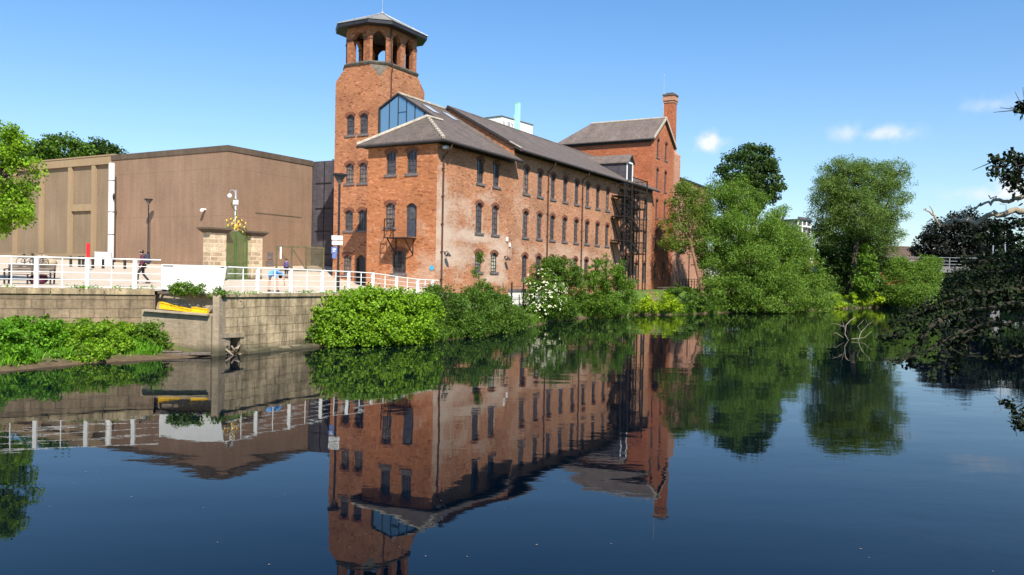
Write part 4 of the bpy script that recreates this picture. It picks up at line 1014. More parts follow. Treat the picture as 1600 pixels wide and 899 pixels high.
for r_, o_ in ((.045, 0), (.035, .16)): mb.tube([(x*(1+o_*.25), 0, gtopz(x)+o_) for x in xs], r_, 6)
for x in (-.5, -.3, -.1, .1, .3, .5):
    z = gtopz(x*gw)+.26
    mb.tube([(x*gw*1.05+.13*(1-k/16)*math.cos(k*.75), 0, z+.13*(1-k/16)*math.sin(k*.75)) for k in range(15)], .02, 5)
for sx in (-1, 1): mb.tube([(sx*gw*.62, 0, gh+.1), (sx*gw*.55, 0, gh+.45), (sx*gw*.35, 0, gh+1.0), (sx*.12, 0, gh+1.35), (0, 0, gh+1.5)], .03, 6)
mb.tube([(0, 0, gh+.6), (0, 0, gh+1.75)], .035, 6)
mb.tube([(.0, 0, gh+1.7), (-.28, 0, gh+1.95), (-.38, 0, gh+2.2), (-.22, 0, gh+2.42), (-.02, 0, gh+2.40)], .035, 6)
mb.build('overthrow', 'gategreen', gt)
mb = MB()
for x, z, r_ in [(-.95, .35, .09), (.95, .28, .09), (-.62, .82, .07), (.62, .80, .07), (-.3, .95, .08), (.3, .92, .08), (0, .82, .16), (-.16, 1.12, .08), (.18, 1.10, .08), (-.72, 1.12, .06), (.72, 1.05, .06), (0, 1.35, .07), (-.42, 1.22, .06), (.42, 1.2, .06), (.1, .62, .06), (-.12, .64, .06), (-.5, .55, .05), (.5, .5, .05)]:
    mb.ball((x, -.05, gh+z), (r_, r_*.5, r_), 8)
    for k in range(5): an_ = k*1.256; mb.tube([(x, -.04, gh+z), (x+r_*1.7*math.cos(an_), -.05, gh+z+r_*1.7*math.sin(an_))], [r_*.3, r_*.1], 5)
mb.build('gilded_leaves', 'gold', gt)
# camera mast behind the gate
p = at(366.5, 430, 55.0); z0 = zp(p.x, p.y)
cm = empty('camera_mast', (p.x, p.y, z0), RZ, 'slim silver mast with security cameras standing behind the ornamental gate', 'mast')
h = at(367, 297, 55).z-z0
mb = MB(); mb.tube([(0, 0, 0), (0, 0, h)], [.085, .065], 10); mb.build('pole', 'steel', cm, smooth=True)
mb = MB(); mb.tube([(0, 0, h-.25), (-.1, .12, h), (-.2, .28, h-.02), (-.24, .32, h-.28)], .03, 6); mb.build('camera_arm', 'steel', cm)
mb = MB(); mb.ball((-.24, .32, h-.42), .16, 12); mb.build('dome_camera', 'whiteframe', cm, smooth=True)
mb = MB(); mb.box(-.14, .14, -.12, .12, h-1.0, h-.68); mb.build('control_box', 'whiteframe', cm, bevel=.02)

# ------------------------------------------------------------------ plaza furniture
def lamp(name, p, top, lab):
    z0 = zp(p.x, p.y); e = empty(name, (p.x, p.y, z0), 0, lab, 'lamp post', 'funnel topped lamp posts'); h = top-z0
    mb = MB(); mb.tube([(0, 0, 0), (0, 0, 1.1)], .085, 10); mb.tube([(0, 0, 1.1), (0, 0, h-.45)], .055, 10); mb.build('pole', 'black', e)
    mb = MB(); mb.lathe((0, 0, h-.5), [(.06, 0), (.09, .08), (.27, .38)], 16); mb.build('funnel', 'sill', e)
    mb = MB(); mb.lathe((0, 0, h-.11), [(.34, 0), (.35, .07), (.30, .12)], 18); mb.build('lamp_head', 'black', e)
    return e, h
p = at(528, 440, 39.2); e, h = lamp('lamp_post', p, at(531, 272, 39.2).z, 'black lamp post with funnel head and finger signs near the railing by the tower')
sg = empty('finger_sign', (p.x, p.y, at(531, 376, 39.2).z), 0, 'pale finger direction boards fixed to the lamp post by the tower', 'sign')
for z, x0, x1 in ((.13, -.32, .22), (-.12, -.30, .22)):
    mb = MB(); mb.box(x0, x1, -.10, -.075, z-.10, z+.10); s_ = mb.build('board', 'whiteframe', sg)
    mb = MB()
    for dz in (-.035, .035): mb.box(x0+.05, x1-.06, -.105, -.101, z+dz-.012, z+dz+.012)
    mb.build('lettering', 'letters', s_)
mb = MB(); mb.box(-.06, .06, -.075, .06, -.25, .25); mb.build('bracket', 'black', sg)
bs = empty('blue_sign', (p.x-.17, p.y-.09, at(527, 396, 39.2).z), 0, 'small blue notice on the lamp post below the finger boards', 'sign')
mb = MB(); mb.box(-.15, .13, -.012, .012, -.02, .30); mb.build('board', 'bluesign', bs); mb = MB(); mb.box(-.11, .10, -.012, .012, -.24, -.06); mb.build('lower_board', 'bluesign', bs)
mb = MB(); mb.box(-.09, .07, -.017, -.013, .17, .22); mb.box(-.09, .04, -.017, -.013, .08, .12); mb.build('lettering', 'whiteframe', bs)
p = at(231, 405, 69.5); lamp('lamp_post', p, at(233, 311, 69.5).z, 'black lamp post with funnel head standing close to the brown block wall')
# bench
p = at(46, 445, 36.2); z0 = zp(p.x, p.y)
bn = empty('park_bench', (p.x, p.y, z0), rad(12), 'dark slatted wooden bench with armrests behind the white railing', 'bench')
mb = MB()
for i in range(4): mb.box(-.98, .98, -.25+i*.125, -.15+i*.125, .42, .455)
mb.build('seat', 'benchwood', bn)
mb = MB()
for i in range(4): z = .52+i*.095; mb.box(-.98, .98, .26+i*.018, .29+i*.018, z, z+.075)
mb.build('backrest', 'benchwood', bn)
for x in (-.93, 0, .93):
    for y0, y1, zt in ((-.24, -.24, .65), (.24, .36, .90)):
        mb = MB(); mb.beam((x, y0, 0), (x, y1, zt if x else (.43 if y0 < 0 else .9)), .06, .06); mb.build('leg', 'black', bn)
    if x:
        mb = MB(); mb.beam((x, -.28, .66), (x, .32, .68), .06, .04); mb.build('armrest', 'benchwood', bn)
# dark bag under the bench
mb = MB(); mb.ball((0, 0, .22), (.42, .28, .24), 14); mb.ball((.12, .02, .32), (.28, .22, .16), 12)
o = mb.build('dark_bag', 'maroon', None, (p.x+.25, p.y+.25, z0+.0), smooth=True); tag(o, 'dark bulging bag on the ground under the bench', 'bag')
# red post, bollards
p = at(137.5, 416, 57); z0 = zp(p.x, p.y); e = empty('red_pillar', (p.x, p.y, z0), rad(15), 'bright red upright pillar among the bollards', 'pillar')
h = at(137, 380, 57).z-z0
mb = MB(); mb.box(-.11, .11, -.06, .06, .06, h); mb.build('shaft', 'red', e, bevel=.012)
mb = MB(); mb.box(-.16, .16, -.1, .1, 0, .058); mb.build('base', 'black', e)
wh = ['first bollard from the left, alone between the bench and the red pillar', 'second bollard from the left, first of the pair left of the red pillar', 'third bollard from the left, close against the red pillar on its left', 'bollard just right of the red pillar', 'bollard in front of the white cabinet', 'bollard at the right corner of the white cabinet, under the flue', 'rightmost bollard, nearest the walking person']
for px, lab in zip((110.5, 124, 129.7, 145, 161, 175.5, 195), wh):
    p = at(px, 419, 62 if px < 140 else 60); z0 = zp(p.x, p.y); e = empty('bollard', (p.x, p.y, z0), 0, 'black '+lab, 'bollard', 'black bollards across the plaza')
    mb = MB(); mb.lathe((0, 0, 0), [(.10, 0), (.10, .66), (.085, .72)], 12); mb.build('shaft', 'black', e)
    mb = MB(); mb.lathe((0, 0, .722), [(.10, 0), (.105, .05), (.06, .11)], 12); mb.build('cap', 'black', e)
# bicycles
def bicycle(p, rz, lab):
    e = empty('bicycle', p, rz, lab, 'bicycle', 'bicycles parked by the tan block')
    for x in (-.52, .52):
        mb = MB(); mb.tube([(x+.33*math.cos(k*math.pi/10), 0, .35+.33*math.sin(k*math.pi/10)) for k in range(21)], .022, 6); w = mb.build('wheel', 'tyre', e)
        mb = MB()
        for k in range(8): a_ = k*math.pi/4; mb.tube([(x, 0, .35), (x+.31*math.cos(a_), 0, .35+.31*math.sin(a_))], .005, 4)
        mb.build('spokes', 'steel', w)
    mb = MB()
    for a_, b_ in (((-.52, .35), (-.15, .30)), ((-.15, .30), (-.25, .85)), ((-.25, .78), (.36, .80)), ((-.15, .30), (.38, .72)), ((.52, .35), (.34, .95)), ((-.52, .35), (-.24, .75))): mb.tube([(a_[0], 0, a_[1]), (b_[0], 0, b_[1])], .022, 6)
    mb.build('frame', 'navy', e)
    mb = MB(); mb.ball((-.27, 0, .92), (.14, .07, .05), 10); mb.build('saddle', 'black', e)
    mb = MB(); mb.tube([(.28, -.28, 1.05), (.38, -.15, 1.02), (.34, 0, 1.0), (.38, .15, 1.02), (.28, .28, 1.05)], .018, 6); mb.build('handlebar', 'black', e)
for px, lab, rz in ((43, 'left one of the two bicycles parked under the tan block', 1.1), (57, 'right one of the two bicycles parked under the tan block', .9)):
    p = at(px, 412, 60); bicycle((p.x, p.y, zp(p.x, p.y)), rz, lab)
p = at(66, 405, 61); z0 = zp(p.x, p.y)
mb = MB(); mb.ball((0, 0, .42), (.75, .55, .5), 14); mb.ball((.55, .1, .3), (.5, .45, .34), 12); o = mb.build('pale_boulder', 'concpale', None, (p.x, p.y, z0), smooth=True); tag(o, 'pale rounded boulder beside the parked bicycles', 'boulder')

# ------------------------------------------------------------------ people
def skin(name, verts, edges, radii, mat, parent, sub=1):
    me = bpy.data.meshes.new(name); me.from_pydata(verts, edges, []); o = bpy.data.objects.new('tmp', me); COL.objects.link(o)
    m = o.modifiers.new('skin', 'SKIN'); m.use_smooth_shade = True
    sv = me.skin_vertices[0].data
    for i, r in enumerate(radii):
        r = r if isinstance(r, tuple) else (r, r); sv[i].radius = r; sv[i].use_root = (i == 0)
    s = o.modifiers.new('sub', 'SUBSURF'); s.levels = sub; s.render_levels = sub
    dg = bpy.context.evaluated_depsgraph_get(); dg.update()
    nm = bpy.data.meshes.new_from_object(o.evaluated_get(dg)); nm.name = name
    bpy.data.objects.remove(o); nm.materials.clear(); nm.materials.append(M[mat])
    nm.polygons.foreach_set('use_smooth', [True]*len(nm.polygons))
    q = bpy.data.objects.new(name, nm); COL.objects.link(q); q.parent = parent; return q
class Sk:
    def __init__(s): s.v = []; s.e = []; s.r = []
    def p(s, co, r, link=None):
        s.v.append(tuple(co)); s.r.append(r); i = len(s.v)-1
        if link is not None: s.e.append((link, i))
        return i
    def chain(s, start, pts):
        for co, r in pts: start = s.p(co, r, start)
        return start
def hand(s, w, d, side, fwd):
    d = Vector(d).normalized(); w = Vector(w); a = Vector(fwd).normalized(); c = d.cross(a).normalized()
    palm = s.p(w+d*.08, (.036, .02), s.last)
    for k, L in zip((-1.5, -.5, .5, 1.5), (.07, .08, .085, .065)):
        b = w+d*.10+a*(k*.018); i = s.p(b, .010, palm); i = s.p(b+d*L*.55+c*.008*side, .009, i); s.p(b+d*L+c*.03*side, .007, i)
    i = s.p(w+d*.04+a*.04, .012, palm); s.p(w+d*.085+a*.062, .009, i)
def person(loc, rz, H, J, top, bottom, lab, sleeves=True, legs_bare=False):
    """J gives joint positions for a 1.75 m figure facing -y"""
    k = H/1.75; e = empty('person', loc, rz, lab, 'person')
    sc = lambda q: (q[0]*k, q[1]*k, q[2]*k)
    s = Sk(); pel = s.p(sc(J['pelvis']), (.15*k, .11*k)); ch = s.chain(pel, [(sc(J['waist']), (.125*k, .095*k)), (sc(J['chest']), (.165*k, .11*k)), (sc(J['neck0']), (.09*k, .07*k))])
    nk = s.chain(ch, [(sc(J['neck']), .05*k)]); hd = s.chain(nk, [(sc(J['chin']), (.062*k, .075*k)), (sc(J['head']), (.078*k, .095*k)), (sc(J['crown']), (.05*k, .06*k))])
    for sd in ('l', 'r'):
        hp, kn, an, toe = (sc(J[x+sd]) for x in ('hip', 'knee', 'ank', 'toe'))
        i = s.chain(pel, [(hp, .085*k), (kn, .055*k), (an, .038*k)]); s.chain(i, [(((an[0]+toe[0])/2, (an[1]+toe[1])/2, toe[2]+.02*k), .036*k), (toe, .028*k)])
        sh, el, wr = (sc(J[x+sd]) for x in ('sh', 'elb', 'wri'))
        s.last = s.chain(2, [(sh, .06*k), (el, .04*k), (wr, .027*k)])
        hand(s, wr, Vector(wr)-Vector(el), 1 if sd == 'l' else -1, J.get('fwd', (0, -1, 0)))
    body = skin('body', s.v, s.e, s.r, 'skin', e, 1)
    f = Vector(J.get('face', (0, -1, 0))); hc = Vector(sc(J['head'])); rgt = Vector((1, 0, 0)); up = f.cross(rgt)*-1
    mb = MB(); mb.ball(hc+f*.085*k+up*-.01*k, (.014*k, .028*k, .02*k), 8); mb.build('nose', 'skin', e)
    for x in (-1, 1):
        mb = MB(); mb.ball(hc+f*.078*k+rgt*x*.032*k+up*.02*k, .012*k, 8); mb.build('eye', 'black', e)
        mb = MB(); mb.ball(hc+rgt*x*.08*k, (.012*k, .022*k, .032*k), 8); mb.build('ear', 'skin', e)
    mb = MB(); mb.ball(hc+f*.078*k-up*.045*k, (.026*k, .01*k, .008*k), 8); mb.build('mouth', 'maroon', e)
    mb = MB(); mb.ball(hc-f*.022*k+up*.03*k, (.092*k, .105*k, .10*k), 14); mb.build('hair', 'hair', e, smooth=True)
    s = Sk(); a = s.p(sc(J['waist']), (.155*k, .125*k)); b_ = s.p(sc(J['pelvis']), (.17*k, .13*k), a); c = s.chain(a, [(sc(J['chest']), (.185*k, .13*k)), (sc(J['neck0']), (.10*k, .08*k))])
    for sd in ('l', 'r'):
        sh, el, wr = (Vector(sc(J[x+sd])) for x in ('sh', 'elb', 'wri')); i = s.p(sh, .075*k, 2)
        if sleeves: s.chain(i, [(el, .055*k), (el.lerp(wr, .85), .042*k)])
        else: s.chain(i, [(sh.lerp(el, .65), .06*k)])
    skin('top', s.v, s.e, s.r, top, e, 1)
    s = Sk(); a = s.p(sc(J['pelvis']), (.165*k, .13*k))
    for sd in ('l', 'r'):
        hp, kn, an = (Vector(sc(J[x+sd])) for x in ('hip', 'knee', 'ank')); i = s.p(hp, .10*k, a)
        if legs_bare: s.chain(i, [(hp.lerp(kn, .55), .085*k)])
        else: s.chain(i, [(kn, .068*k), (an, .052*k)])
    skin('shorts' if legs_bare else 'trousers', s.v, s.e, s.r, bottom, e, 1)
    for sd in ('l', 'r'):
        an, toe = (Vector(sc(J[x+sd])) for x in ('ank', 'toe')); mb = MB(); c = an.lerp(toe, .45); c.z = toe.z+.012*k
        mb.ball(c, (.05*k, .13*k, .055*k), 12); mb.build('shoe', 'black', e, smooth=True)
    return e, k
WALK = dict(pelvis=(0, 0, .95), waist=(0, -.01, 1.12), chest=(0, -.03, 1.33), neck0=(0, -.03, 1.46), neck=(0, -.04, 1.52), chin=(0, -.07, 1.57), head=(0, -.06, 1.65), crown=(0, -.05, 1.72),
    hipl=(.09, 0, .90), kneel=(.10, -.20, .50), ankl=(.10, -.22, .09), toel=(.10, -.38, .04), hipr=(-.09, 0, .90), kneer=(-.10, .02, .48), ankr=(-.10, .30, .13), toer=(-.10, .18, .03),
    shl=(.19, -.02, 1.40), elbl=(.23, .08, 1.12), wril=(.22, -.04, .90), shr=(-.19, -.02, 1.40), elbr=(-.24, -.02, 1.12), wrir=(-.20, -.24, 1.02))
p = at(222.5, 443, 40.3); z0 = zp(p.x, p.y)
person((p.x, p.y, z0), rad(-72), 1.72, WALK, 'maroon', 'darkcloth', 'person with a backpack walking left along the plaza in dark maroon top and black trousers')
e = empty('backpack', (p.x+.20, p.y+.05, z0+1.02), rad(-72), 'dark navy backpack on the back of the walking person', 'backpack')
mb = MB(); mb.box(-.16, .16, -.12, .12, 0, .46); mb.build('pack', 'navy', e, bevel=.05); mb = MB(); mb.box(-.12, .12, .12, .19, .05, .25); mb.build('pocket', 'navy', e, bevel=.03)
for x in (-.11, .11): mb = MB(); mb.tube([(x, -.12, .42), (x, -.22, .46), (x, -.30, .36), (x, -.26, .1), (x, -.12, .04)], .018, 6); mb.build('strap', 'navy', e)
BEND = dict(WALK); BEND.update(pelvis=(0, .05, .93), waist=(0, -.12, 1.01), chest=(0, -.36, .98), neck0=(0, -.50, .90), neck=(0, -.56, .85), chin=(0, -.60, .78), head=(0, -.66, .74), crown=(0, -.72, .70), face=(0, -.45, -.89), fwd=(0, -1, 0),
    hipl=(.13, .05, .88), kneel=(.22, .0, .48), ankl=(.24, .05, .09), toel=(.25, -.10, .03), hipr=(-.13, .05, .88), kneer=(-.22, 0, .48), ankr=(-.24, .05, .09), toer=(-.25, -.10, .03),
    shl=(.20, -.42, .92), elbl=(.42, -.48, .78), wril=(.52, -.50, .60), shr=(-.20, -.42, .92), elbr=(-.28, -.50, .66), wrir=(-.26, -.56, .44))
p = at(427, 457, 37.4); p = at(427, 456, 38.6)
person((p.x, p.y, zp(p.x, p.y)), rad(165), 1.72, BEND, 'bluecloth', 'bluecloth', 'person bending over behind the railing in light blue top and shorts with bare legs', False, True)
STAND = dict(WALK); STAND.update(kneel=(.10, -.03, .50), ankl=(.10, .02, .09), toel=(.11, -.13, .03), kneer=(-.10, -.03, .50), ankr=(-.10, .02, .09), toer=(-.11, -.13, .03), elbl=(.24, .03, 1.12), wril=(.20, -.10, .88), elbr=(-.24, .03, 1.12), wrir=(-.20, -.10, .88))
p = at(447, 434, 53.0)
person((p.x, p.y, zp(p.x, p.y)), rad(160), 1.30, STAND, 'purple', 'darkcloth', 'small person in purple top standing with back turned by the steel screen')

# ------------------------------------------------------------------ bank vegetation
def gbase(px, Y):
    p = at(px, 440, Y); return Vector((p.x, p.y, max(-.1, tz(p.x, p.y))))
# ivy mass over the wall
L_ = [lob(512, 500, 37, 30, 34), lob(548, 494, 37.6, 40, 40), lob(590, 493, 38.4, 42, 39), lob(630, 497, 39.2, 38, 37), lob(570, 520, 37.2, 60, 24, 30), lob(640, 515, 39, 38, 28), lob(660, 492, 41, 26, 36), lob(524, 522, 36.6, 34, 24), lob(494, 503, 36.6, 14, 26), lob(540, 530, 36.7, 50, 16, 18), lob(600, 528, 37.7, 40, 16, 18), lob(645, 526, 38.7, 28, 16, 18), lob(575, 476, 38.6, 90, 22, 30)]
plant('ivy_bush', 'foliage', gbase(570, 39), L_, 46000, .12, 'ivy', 'bright green ivy bush spilling over the river wall below the railing', 'bush', r0=.07, clump=.30, shell=.78, aspect=.8, nclump=1000, up=.35, outb=.9, zmin=.05, trunk='stem', flat=.9, extra=(.07, 1.13))
L_ = [lob(690, 492, 43, 38, 44), lob(730, 488, 45, 38, 40), lob(770, 490, 47.5, 36, 38), lob(705, 522, 42.6, 38, 20), lob(755, 515, 46, 36, 24), lob(798, 498, 50, 22, 26), lob(680, 462, 44, 16, 18), lob(750, 460, 47, 20, 16), lob(730, 515, 43.6, 40, 22), lob(780, 512, 47.2, 34, 20), lob(668, 520, 40.6, 22, 22), lob(806, 505, 51.5, 18, 18)]
plant('dark_shrub', 'foliage', gbase(725, 47), L_, 40000, .115, 'shrub_dark', 'dark green dense shrub on the bank right of the ivy', 'bush', r0=.08, clump=.30, shell=.55, zmin=.03, trunk='stem', extra=(.10, 1.2))
L_ = [lob(748, 402, 51, 6, 12), lob(746, 425, 51, 9, 14), lob(752, 446, 51, 10, 12)]
plant('slender_sapling', 'crown', gbase(749, 51.5), L_, 750, .13, 'young', 'slender sapling rising in front of the ground floor windows', 'tree', r0=.035, clump=.22, shell=.3, fork=.7)
L_ = [lob(845, 440, 58.5, 24, 22), lob(850, 470, 58, 30, 26), lob(838, 488, 57, 18, 14), lob(868, 462, 59, 18, 24)]
fl_e = plant('flowering_elder', 'foliage', gbase(848, 60), L_, 12000, .13, 'shrub_mid', 'elder bush dotted with flat cream flower heads at the water edge', 'bush', r0=.06, clump=.3, zmin=.05, trunk='stem', extra=(.10, 1.2))
mb = MB(); nf = 0
for i in range(190):
    l = L_[random.choice([0, 1, 1, 2, 3])]; th_a = random.uniform(-2.9, -.2); ph = random.uniform(-.5, 1.1)
    d = Vector((math.cos(th_a)*math.cos(ph), math.sin(th_a)*math.cos(ph), math.sin(ph)))
    c = Vector(l[:3])+Vector((d.x*l[3], d.y*l[4], d.z*l[5]))*1.10
    if c.z < .4: continue
    c -= fl_e.location; r_ = random.uniform(.055, .11); q = (d+Vector((0, 0, .8))).normalized(); x = q.orthogonal().normalized(); y = q.cross(x)
    for k in range(7):
        a_ = random.uniform(0, 6.28); rr = r_*random.uniform(.1, 1); p = c+x*rr*math.cos(a_)+y*rr*math.sin(a_); s_ = r_*.35
        mb.add([p+x*s_, p+y*s_, p-x*s_, p-y*s_], [(0, 1, 2, 3)])
f = mb.build('flower_heads', 'flower', fl_e); f['kind'] = 'stuff'
L_ = [lob(876, 428, 63, 30, 24), lob(858, 418, 63, 22, 14), lob(890, 455, 63, 28, 30), lob(880, 485, 62, 28, 16)]
plant('green_shrub', 'foliage', gbase(882, 65), L_, 14000, .14, 'shrub_dark', 'mid green shrub just behind the flowering elder', 'bush', r0=.08, clump=.34, zmin=.05, trunk='stem', extra=(.10, 1.2))
L_ = [lob(945, 430, 68, 32, 26), lob(925, 452, 67, 26, 28), lob(965, 452, 69, 28, 26), lob(940, 478, 67, 38, 20), lob(985, 475, 70, 18, 18)]
plant('round_shrub', 'foliage', gbase(945, 71), L_, 18000, .15, 'shrub_mid', 'rounded green shrub hiding the ground floor left of the fire escape', 'bush', r0=.09, clump=.36, zmin=.05, trunk='stem', extra=(.10, 1.2))
# pale low wall and black posts between the shrubs
lw = empty('low_white_wall', B(7.2, -1.5, 1.2), RZ, 'low white wall with a dark coping at the foot of the mill between the shrubs', 'wall')
mb = MB(); mb.box(0, 5.6, -.15, .15, 0, 1.0); mb.build('face', 'whiteframe', lw); mb = MB(); mb.box(-.05, 5.65, -.2, .2, 1.003, 1.2); mb.build('coping', 'sill', lw)
bf = empty('bank_fence', B(6.0, -2.3, 1.0), RZ, 'thin black post and wire fence on the bank in front of the low white wall', 'fence')
for i in range(5): mb = MB(); mb.box(i*1.7-.04, i*1.7+.04, -.04, .04, 0, 1.9); mb.build('post', 'black', bf)
for z in (.8, 1.2, 1.6): mb = MB(); mb.tube([(0, 0, z), (6.8, 0, z)], .014, 5); mb.build('wire', 'black', bf)
sw = empty('stone_bank_wall', B(36.5, -2.6, 1.0), RZ, 'low grey rubble wall on the bank below the fire escape and iron fence', 'wall')
mb = MB(); mb.box(0, 9.5, -.3, .3, 0, 1.35); mb.build('stonework', 'stonewall', sw, bevel=.04); mb = MB(); mb.box(-.1, 9.6, -.36, .36, 1.353, 1.48); mb.build('coping', 'coping', sw, bevel=.03)
# low lime-green plants and darker ground plants
def low(name, label, items, n, leaf, mat, cat='plants', clump=.3, **kw):
    c = items[len(items)//2]; return plant(name, 'foliage', (c[0], c[1], max(.05, tz(c[0], c[1]))), items, n, leaf, mat, label, cat, r0=.02, clump=clump, trunk='stem', zmin=.03, up=.7, extra=(.12, 1.22), **kw)
low('lime_plants', 'yellow green leafy plants below the fire escape at the water edge', [lob(1030, 471, 75, 26, 12), lob(1012, 478, 74, 20, 8), lob(1052, 480, 76, 16, 8)], 3600, .17, 'lime')
low('bank_plants', 'dark low plants on the bank under the iron fence', [lob(1075, 468, 78, 34, 18), lob(1060, 456, 80, 22, 9), lob(1105, 475, 79, 24, 16)], 5200, .17, 'shrub_dark')
low('lime_plants', 'bright yellow green clump under the big willow bush near the bare bank', [lob(1205, 474, 90, 12, 9), lob(1213, 480, 89, 8, 5)], 700, .2, 'lime')
low('lime_plants', 'bright yellow green plants at the foot of the tall willow', [lob(1360, 466, 108, 20, 8), lob(1340, 470, 107, 16, 6), lob(1385, 470, 110, 14, 7), lob(1318, 468, 104, 26, 8), lob(1300, 476, 101, 18, 6)], 4200, .24, 'lime')
# left bank
def lowp(px, py, Y, rx, ry): return lob(px, py, Y, rx, ry, rx*.75)
lp_ = []
for px, py, Y, rx, ry in ((-40, 530, 27, 50, 30), (20, 540, 28, 42, 28), (62, 535, 28.8, 40, 24), (5, 560, 26.6, 40, 18), (60, 560, 27.6, 34, 14), (-90, 540, 25.5, 60, 34), (45, 515, 29.8, 40, 15), (0, 515, 29.2, 44, 16), (85, 520, 30.2, 30, 14)): lp_.append(lowp(px, py, Y, rx, ry))
low('leafy_weeds', 'tall leafy green weeds at the far left foot of the river wall', lp_, 19000, .125, 'nettle', 'weeds', .24)
low('tall_nettles', 'taller darker nettle stems standing above the weeds at the wall foot', [lowp(30, 508, 29.6, 8, 16), lowp(72, 512, 30.2, 7, 14), lowp(48, 545, 28.2, 8, 20), lowp(128, 510, 30.9, 7, 13), lowp(150, 528, 30, 8, 16), lowp(190, 515, 31.4, 7, 13), lowp(10, 530, 28, 9, 22)], 3000, .12, 'shrub_mid', 'nettles', .15)
low('leafy_weeds', 'flat bank of green weeds in the middle of the left river edge', [lowp(110, 535, 29.4, 42, 22), lowp(155, 532, 30.2, 42, 20), lowp(130, 552, 28.6, 40, 12), lowp(180, 544, 30.0, 30, 16), lowp(125, 516, 30.8, 44, 12), lowp(175, 518, 31.2, 40, 12), lowp(205, 524, 31.3, 26, 14)], 15000, .115, 'bright', 'weeds', .22)
low('round_bush', 'small dark green bush at the right end of the left bank against the concrete block', [lowp(238, 530, 31.2, 22, 22), lowp(224, 520, 31.4, 14, 14), lowp(255, 542, 31, 13, 13)], 4200, .10, 'shrub_mid', 'bush', .2)
low('round_bush', 'small bright feathery bush beside the water on the left bank', [lowp(210, 546, 30.5, 20, 16)], 2200, .085, 'nettle', 'bush', .18)
low('deck_plants', 'leggy green plants growing on the timber landing below the white board', [lob(290, 452, 32.1, 16, 9), lob(312, 458, 31.9, 12, 12), lob(336, 452, 31.8, 9, 14), lob(268, 453, 32.3, 12, 6), lob(345, 458, 31.8, 8, 6)], 1500, .11, 'shrub_mid', 'plants', .18, shell=.2)
low('wall_bush', 'small green bush at the waterline between the stone wall and the ivy', [lob(482, 526, 36.2, 16, 16), lob(470, 532, 35.9, 10, 9)], 1700, .11, 'shrub_mid', 'bush', .2)
def tufts(label, segs, n, h, mat, off=0.0):
    rng = np.random.default_rng(11); V = []
    for k in range(n):
        (ax, ay), (bx, by) = segs[rng.integers(len(segs))]; f = rng.random(); nx_, ny_ = -(by-ay), bx-ax; Lq = math.hypot(nx_, ny_)
        o_ = off+abs(rng.normal(0, .8)); x = ax+(bx-ax)*f+nx_/Lq*o_; y = ay+(by-ay)*f+ny_/Lq*o_; z = max(0, tz(x, y))-.03
        if z > 2.0: continue
        hh_ = h*rng.uniform(.5, 1.4)
        for b_ in range(rng.integers(5, 12)):
            an_ = rng.uniform(0, 6.28); w_ = .010+.006*rng.random(); l_ = hh_*rng.uniform(.6, 1.1); dx, dy = math.cos(an_), math.sin(an_); sx, sy = -dy*w_, dx*w_; ln = l_*rng.uniform(.15, .55); px_, py_ = x+rng.normal(0, .06), y+rng.normal(0, .06)
            V += [(px_-sx, py_-sy, z), (px_+sx, py_+sy, z), (px_+dx*ln*.4+sx*.7, py_+dy*ln*.4+sy*.7, z+l_*.65), (px_+dx*ln, py_+dy*ln, z+l_)]
    me = bpy.data.meshes.new('bank_grass'); me.from_pydata(V, [], [(i, i+1, i+2, i+3) for i in range(0, len(V), 4)]); me.materials.append(M[mat])
    o_ = bpy.data.objects.new('bank_grass', me); COL.objects.link(o_); tag(o_, label, 'grass', kind='stuff')
rs = [(-24, 20), (-16.1, 25.4), (-15.2, 27.4), (-13.8, 29.1), (-12.8, 30.1)]
tufts('long grass blades fringing the left river edge below the weeds', list(zip(rs, rs[1:])), 420, .34, 'nettle', .55)
rs = [(-8.6, 36), (-7, 37.3), (-4.3, 39.3), (-1.4, 44.7), (.9, 51.8), (4, 62.6), (11.2, 73.4), (16, 75.4), (19, 79.4), (27.9, 87.6), (39.7, 99.9), (53.9, 113)]
tufts('long grass fringing the mill bank at the waterline', list(zip(rs, rs[1:])), 1800, .5, 'shrub_mid')
# ------------------------------------------------------------------ trees
L_ = [lob(1070, 315, 86, 26, 26), lob(1085, 350, 86, 26, 26), lob(1055, 352, 86, 22, 18), lob(1048, 378, 85.5, 16, 12), lob(1095, 318, 87, 18, 24), lob(1068, 296, 86, 14, 12), lob(1075, 385, 86, 24, 12)]
b0 = gbase(1101, 82.5); plant('leaning_tree', 'crown', b0, L_, 17000, .20, 'young', 'young leaning tree with a bare reddish trunk in front of the annex', 'tree', r0=.17, clump=.62, bark='barkred', fork=.75, shell=.35, aspect=.4, lean=(.0, 0))
# big willow bush
L_ = [lob(1150, 310, 89, 34, 30), lob(1130, 345, 88, 34, 40), lob(1180, 350, 89, 44, 40), lob(1125, 400, 87, 36, 50), lob(1180, 410, 87, 54, 50), lob(1235, 420, 90, 46, 46), lob(1215, 365, 91, 32, 32), lob(1262, 450, 91, 38, 36), lob(1150, 455, 84, 50, 34), lob(1215, 460, 86, 50, 30), lob(1115, 460, 83, 24, 26), lob(1283, 465, 91, 22, 22), lob(1200, 385, 87, 50, 46), lob(1150, 375, 86, 44, 50), lob(1180, 480, 84, 60, 14), lob(1250, 475, 88, 40, 14), lob(1225, 340, 93, 16, 16), lob(1120, 300, 90, 18, 22), lob(1112, 380, 86, 24, 54), lob(1235, 385, 90, 34, 30), lob(1165, 430, 84, 60, 50)]
plant('willow_bush', 'crown', gbase(1170, 88), L_, 150000, .23, 'willow', 'broad many stemmed willow right of the mill with foliage down to the water', 'tree', r0=.35, clump=.80, shell=.40, aspect=.34, zmin=.1, extra=(.10, 1.12), fork=.3, nclump=850)
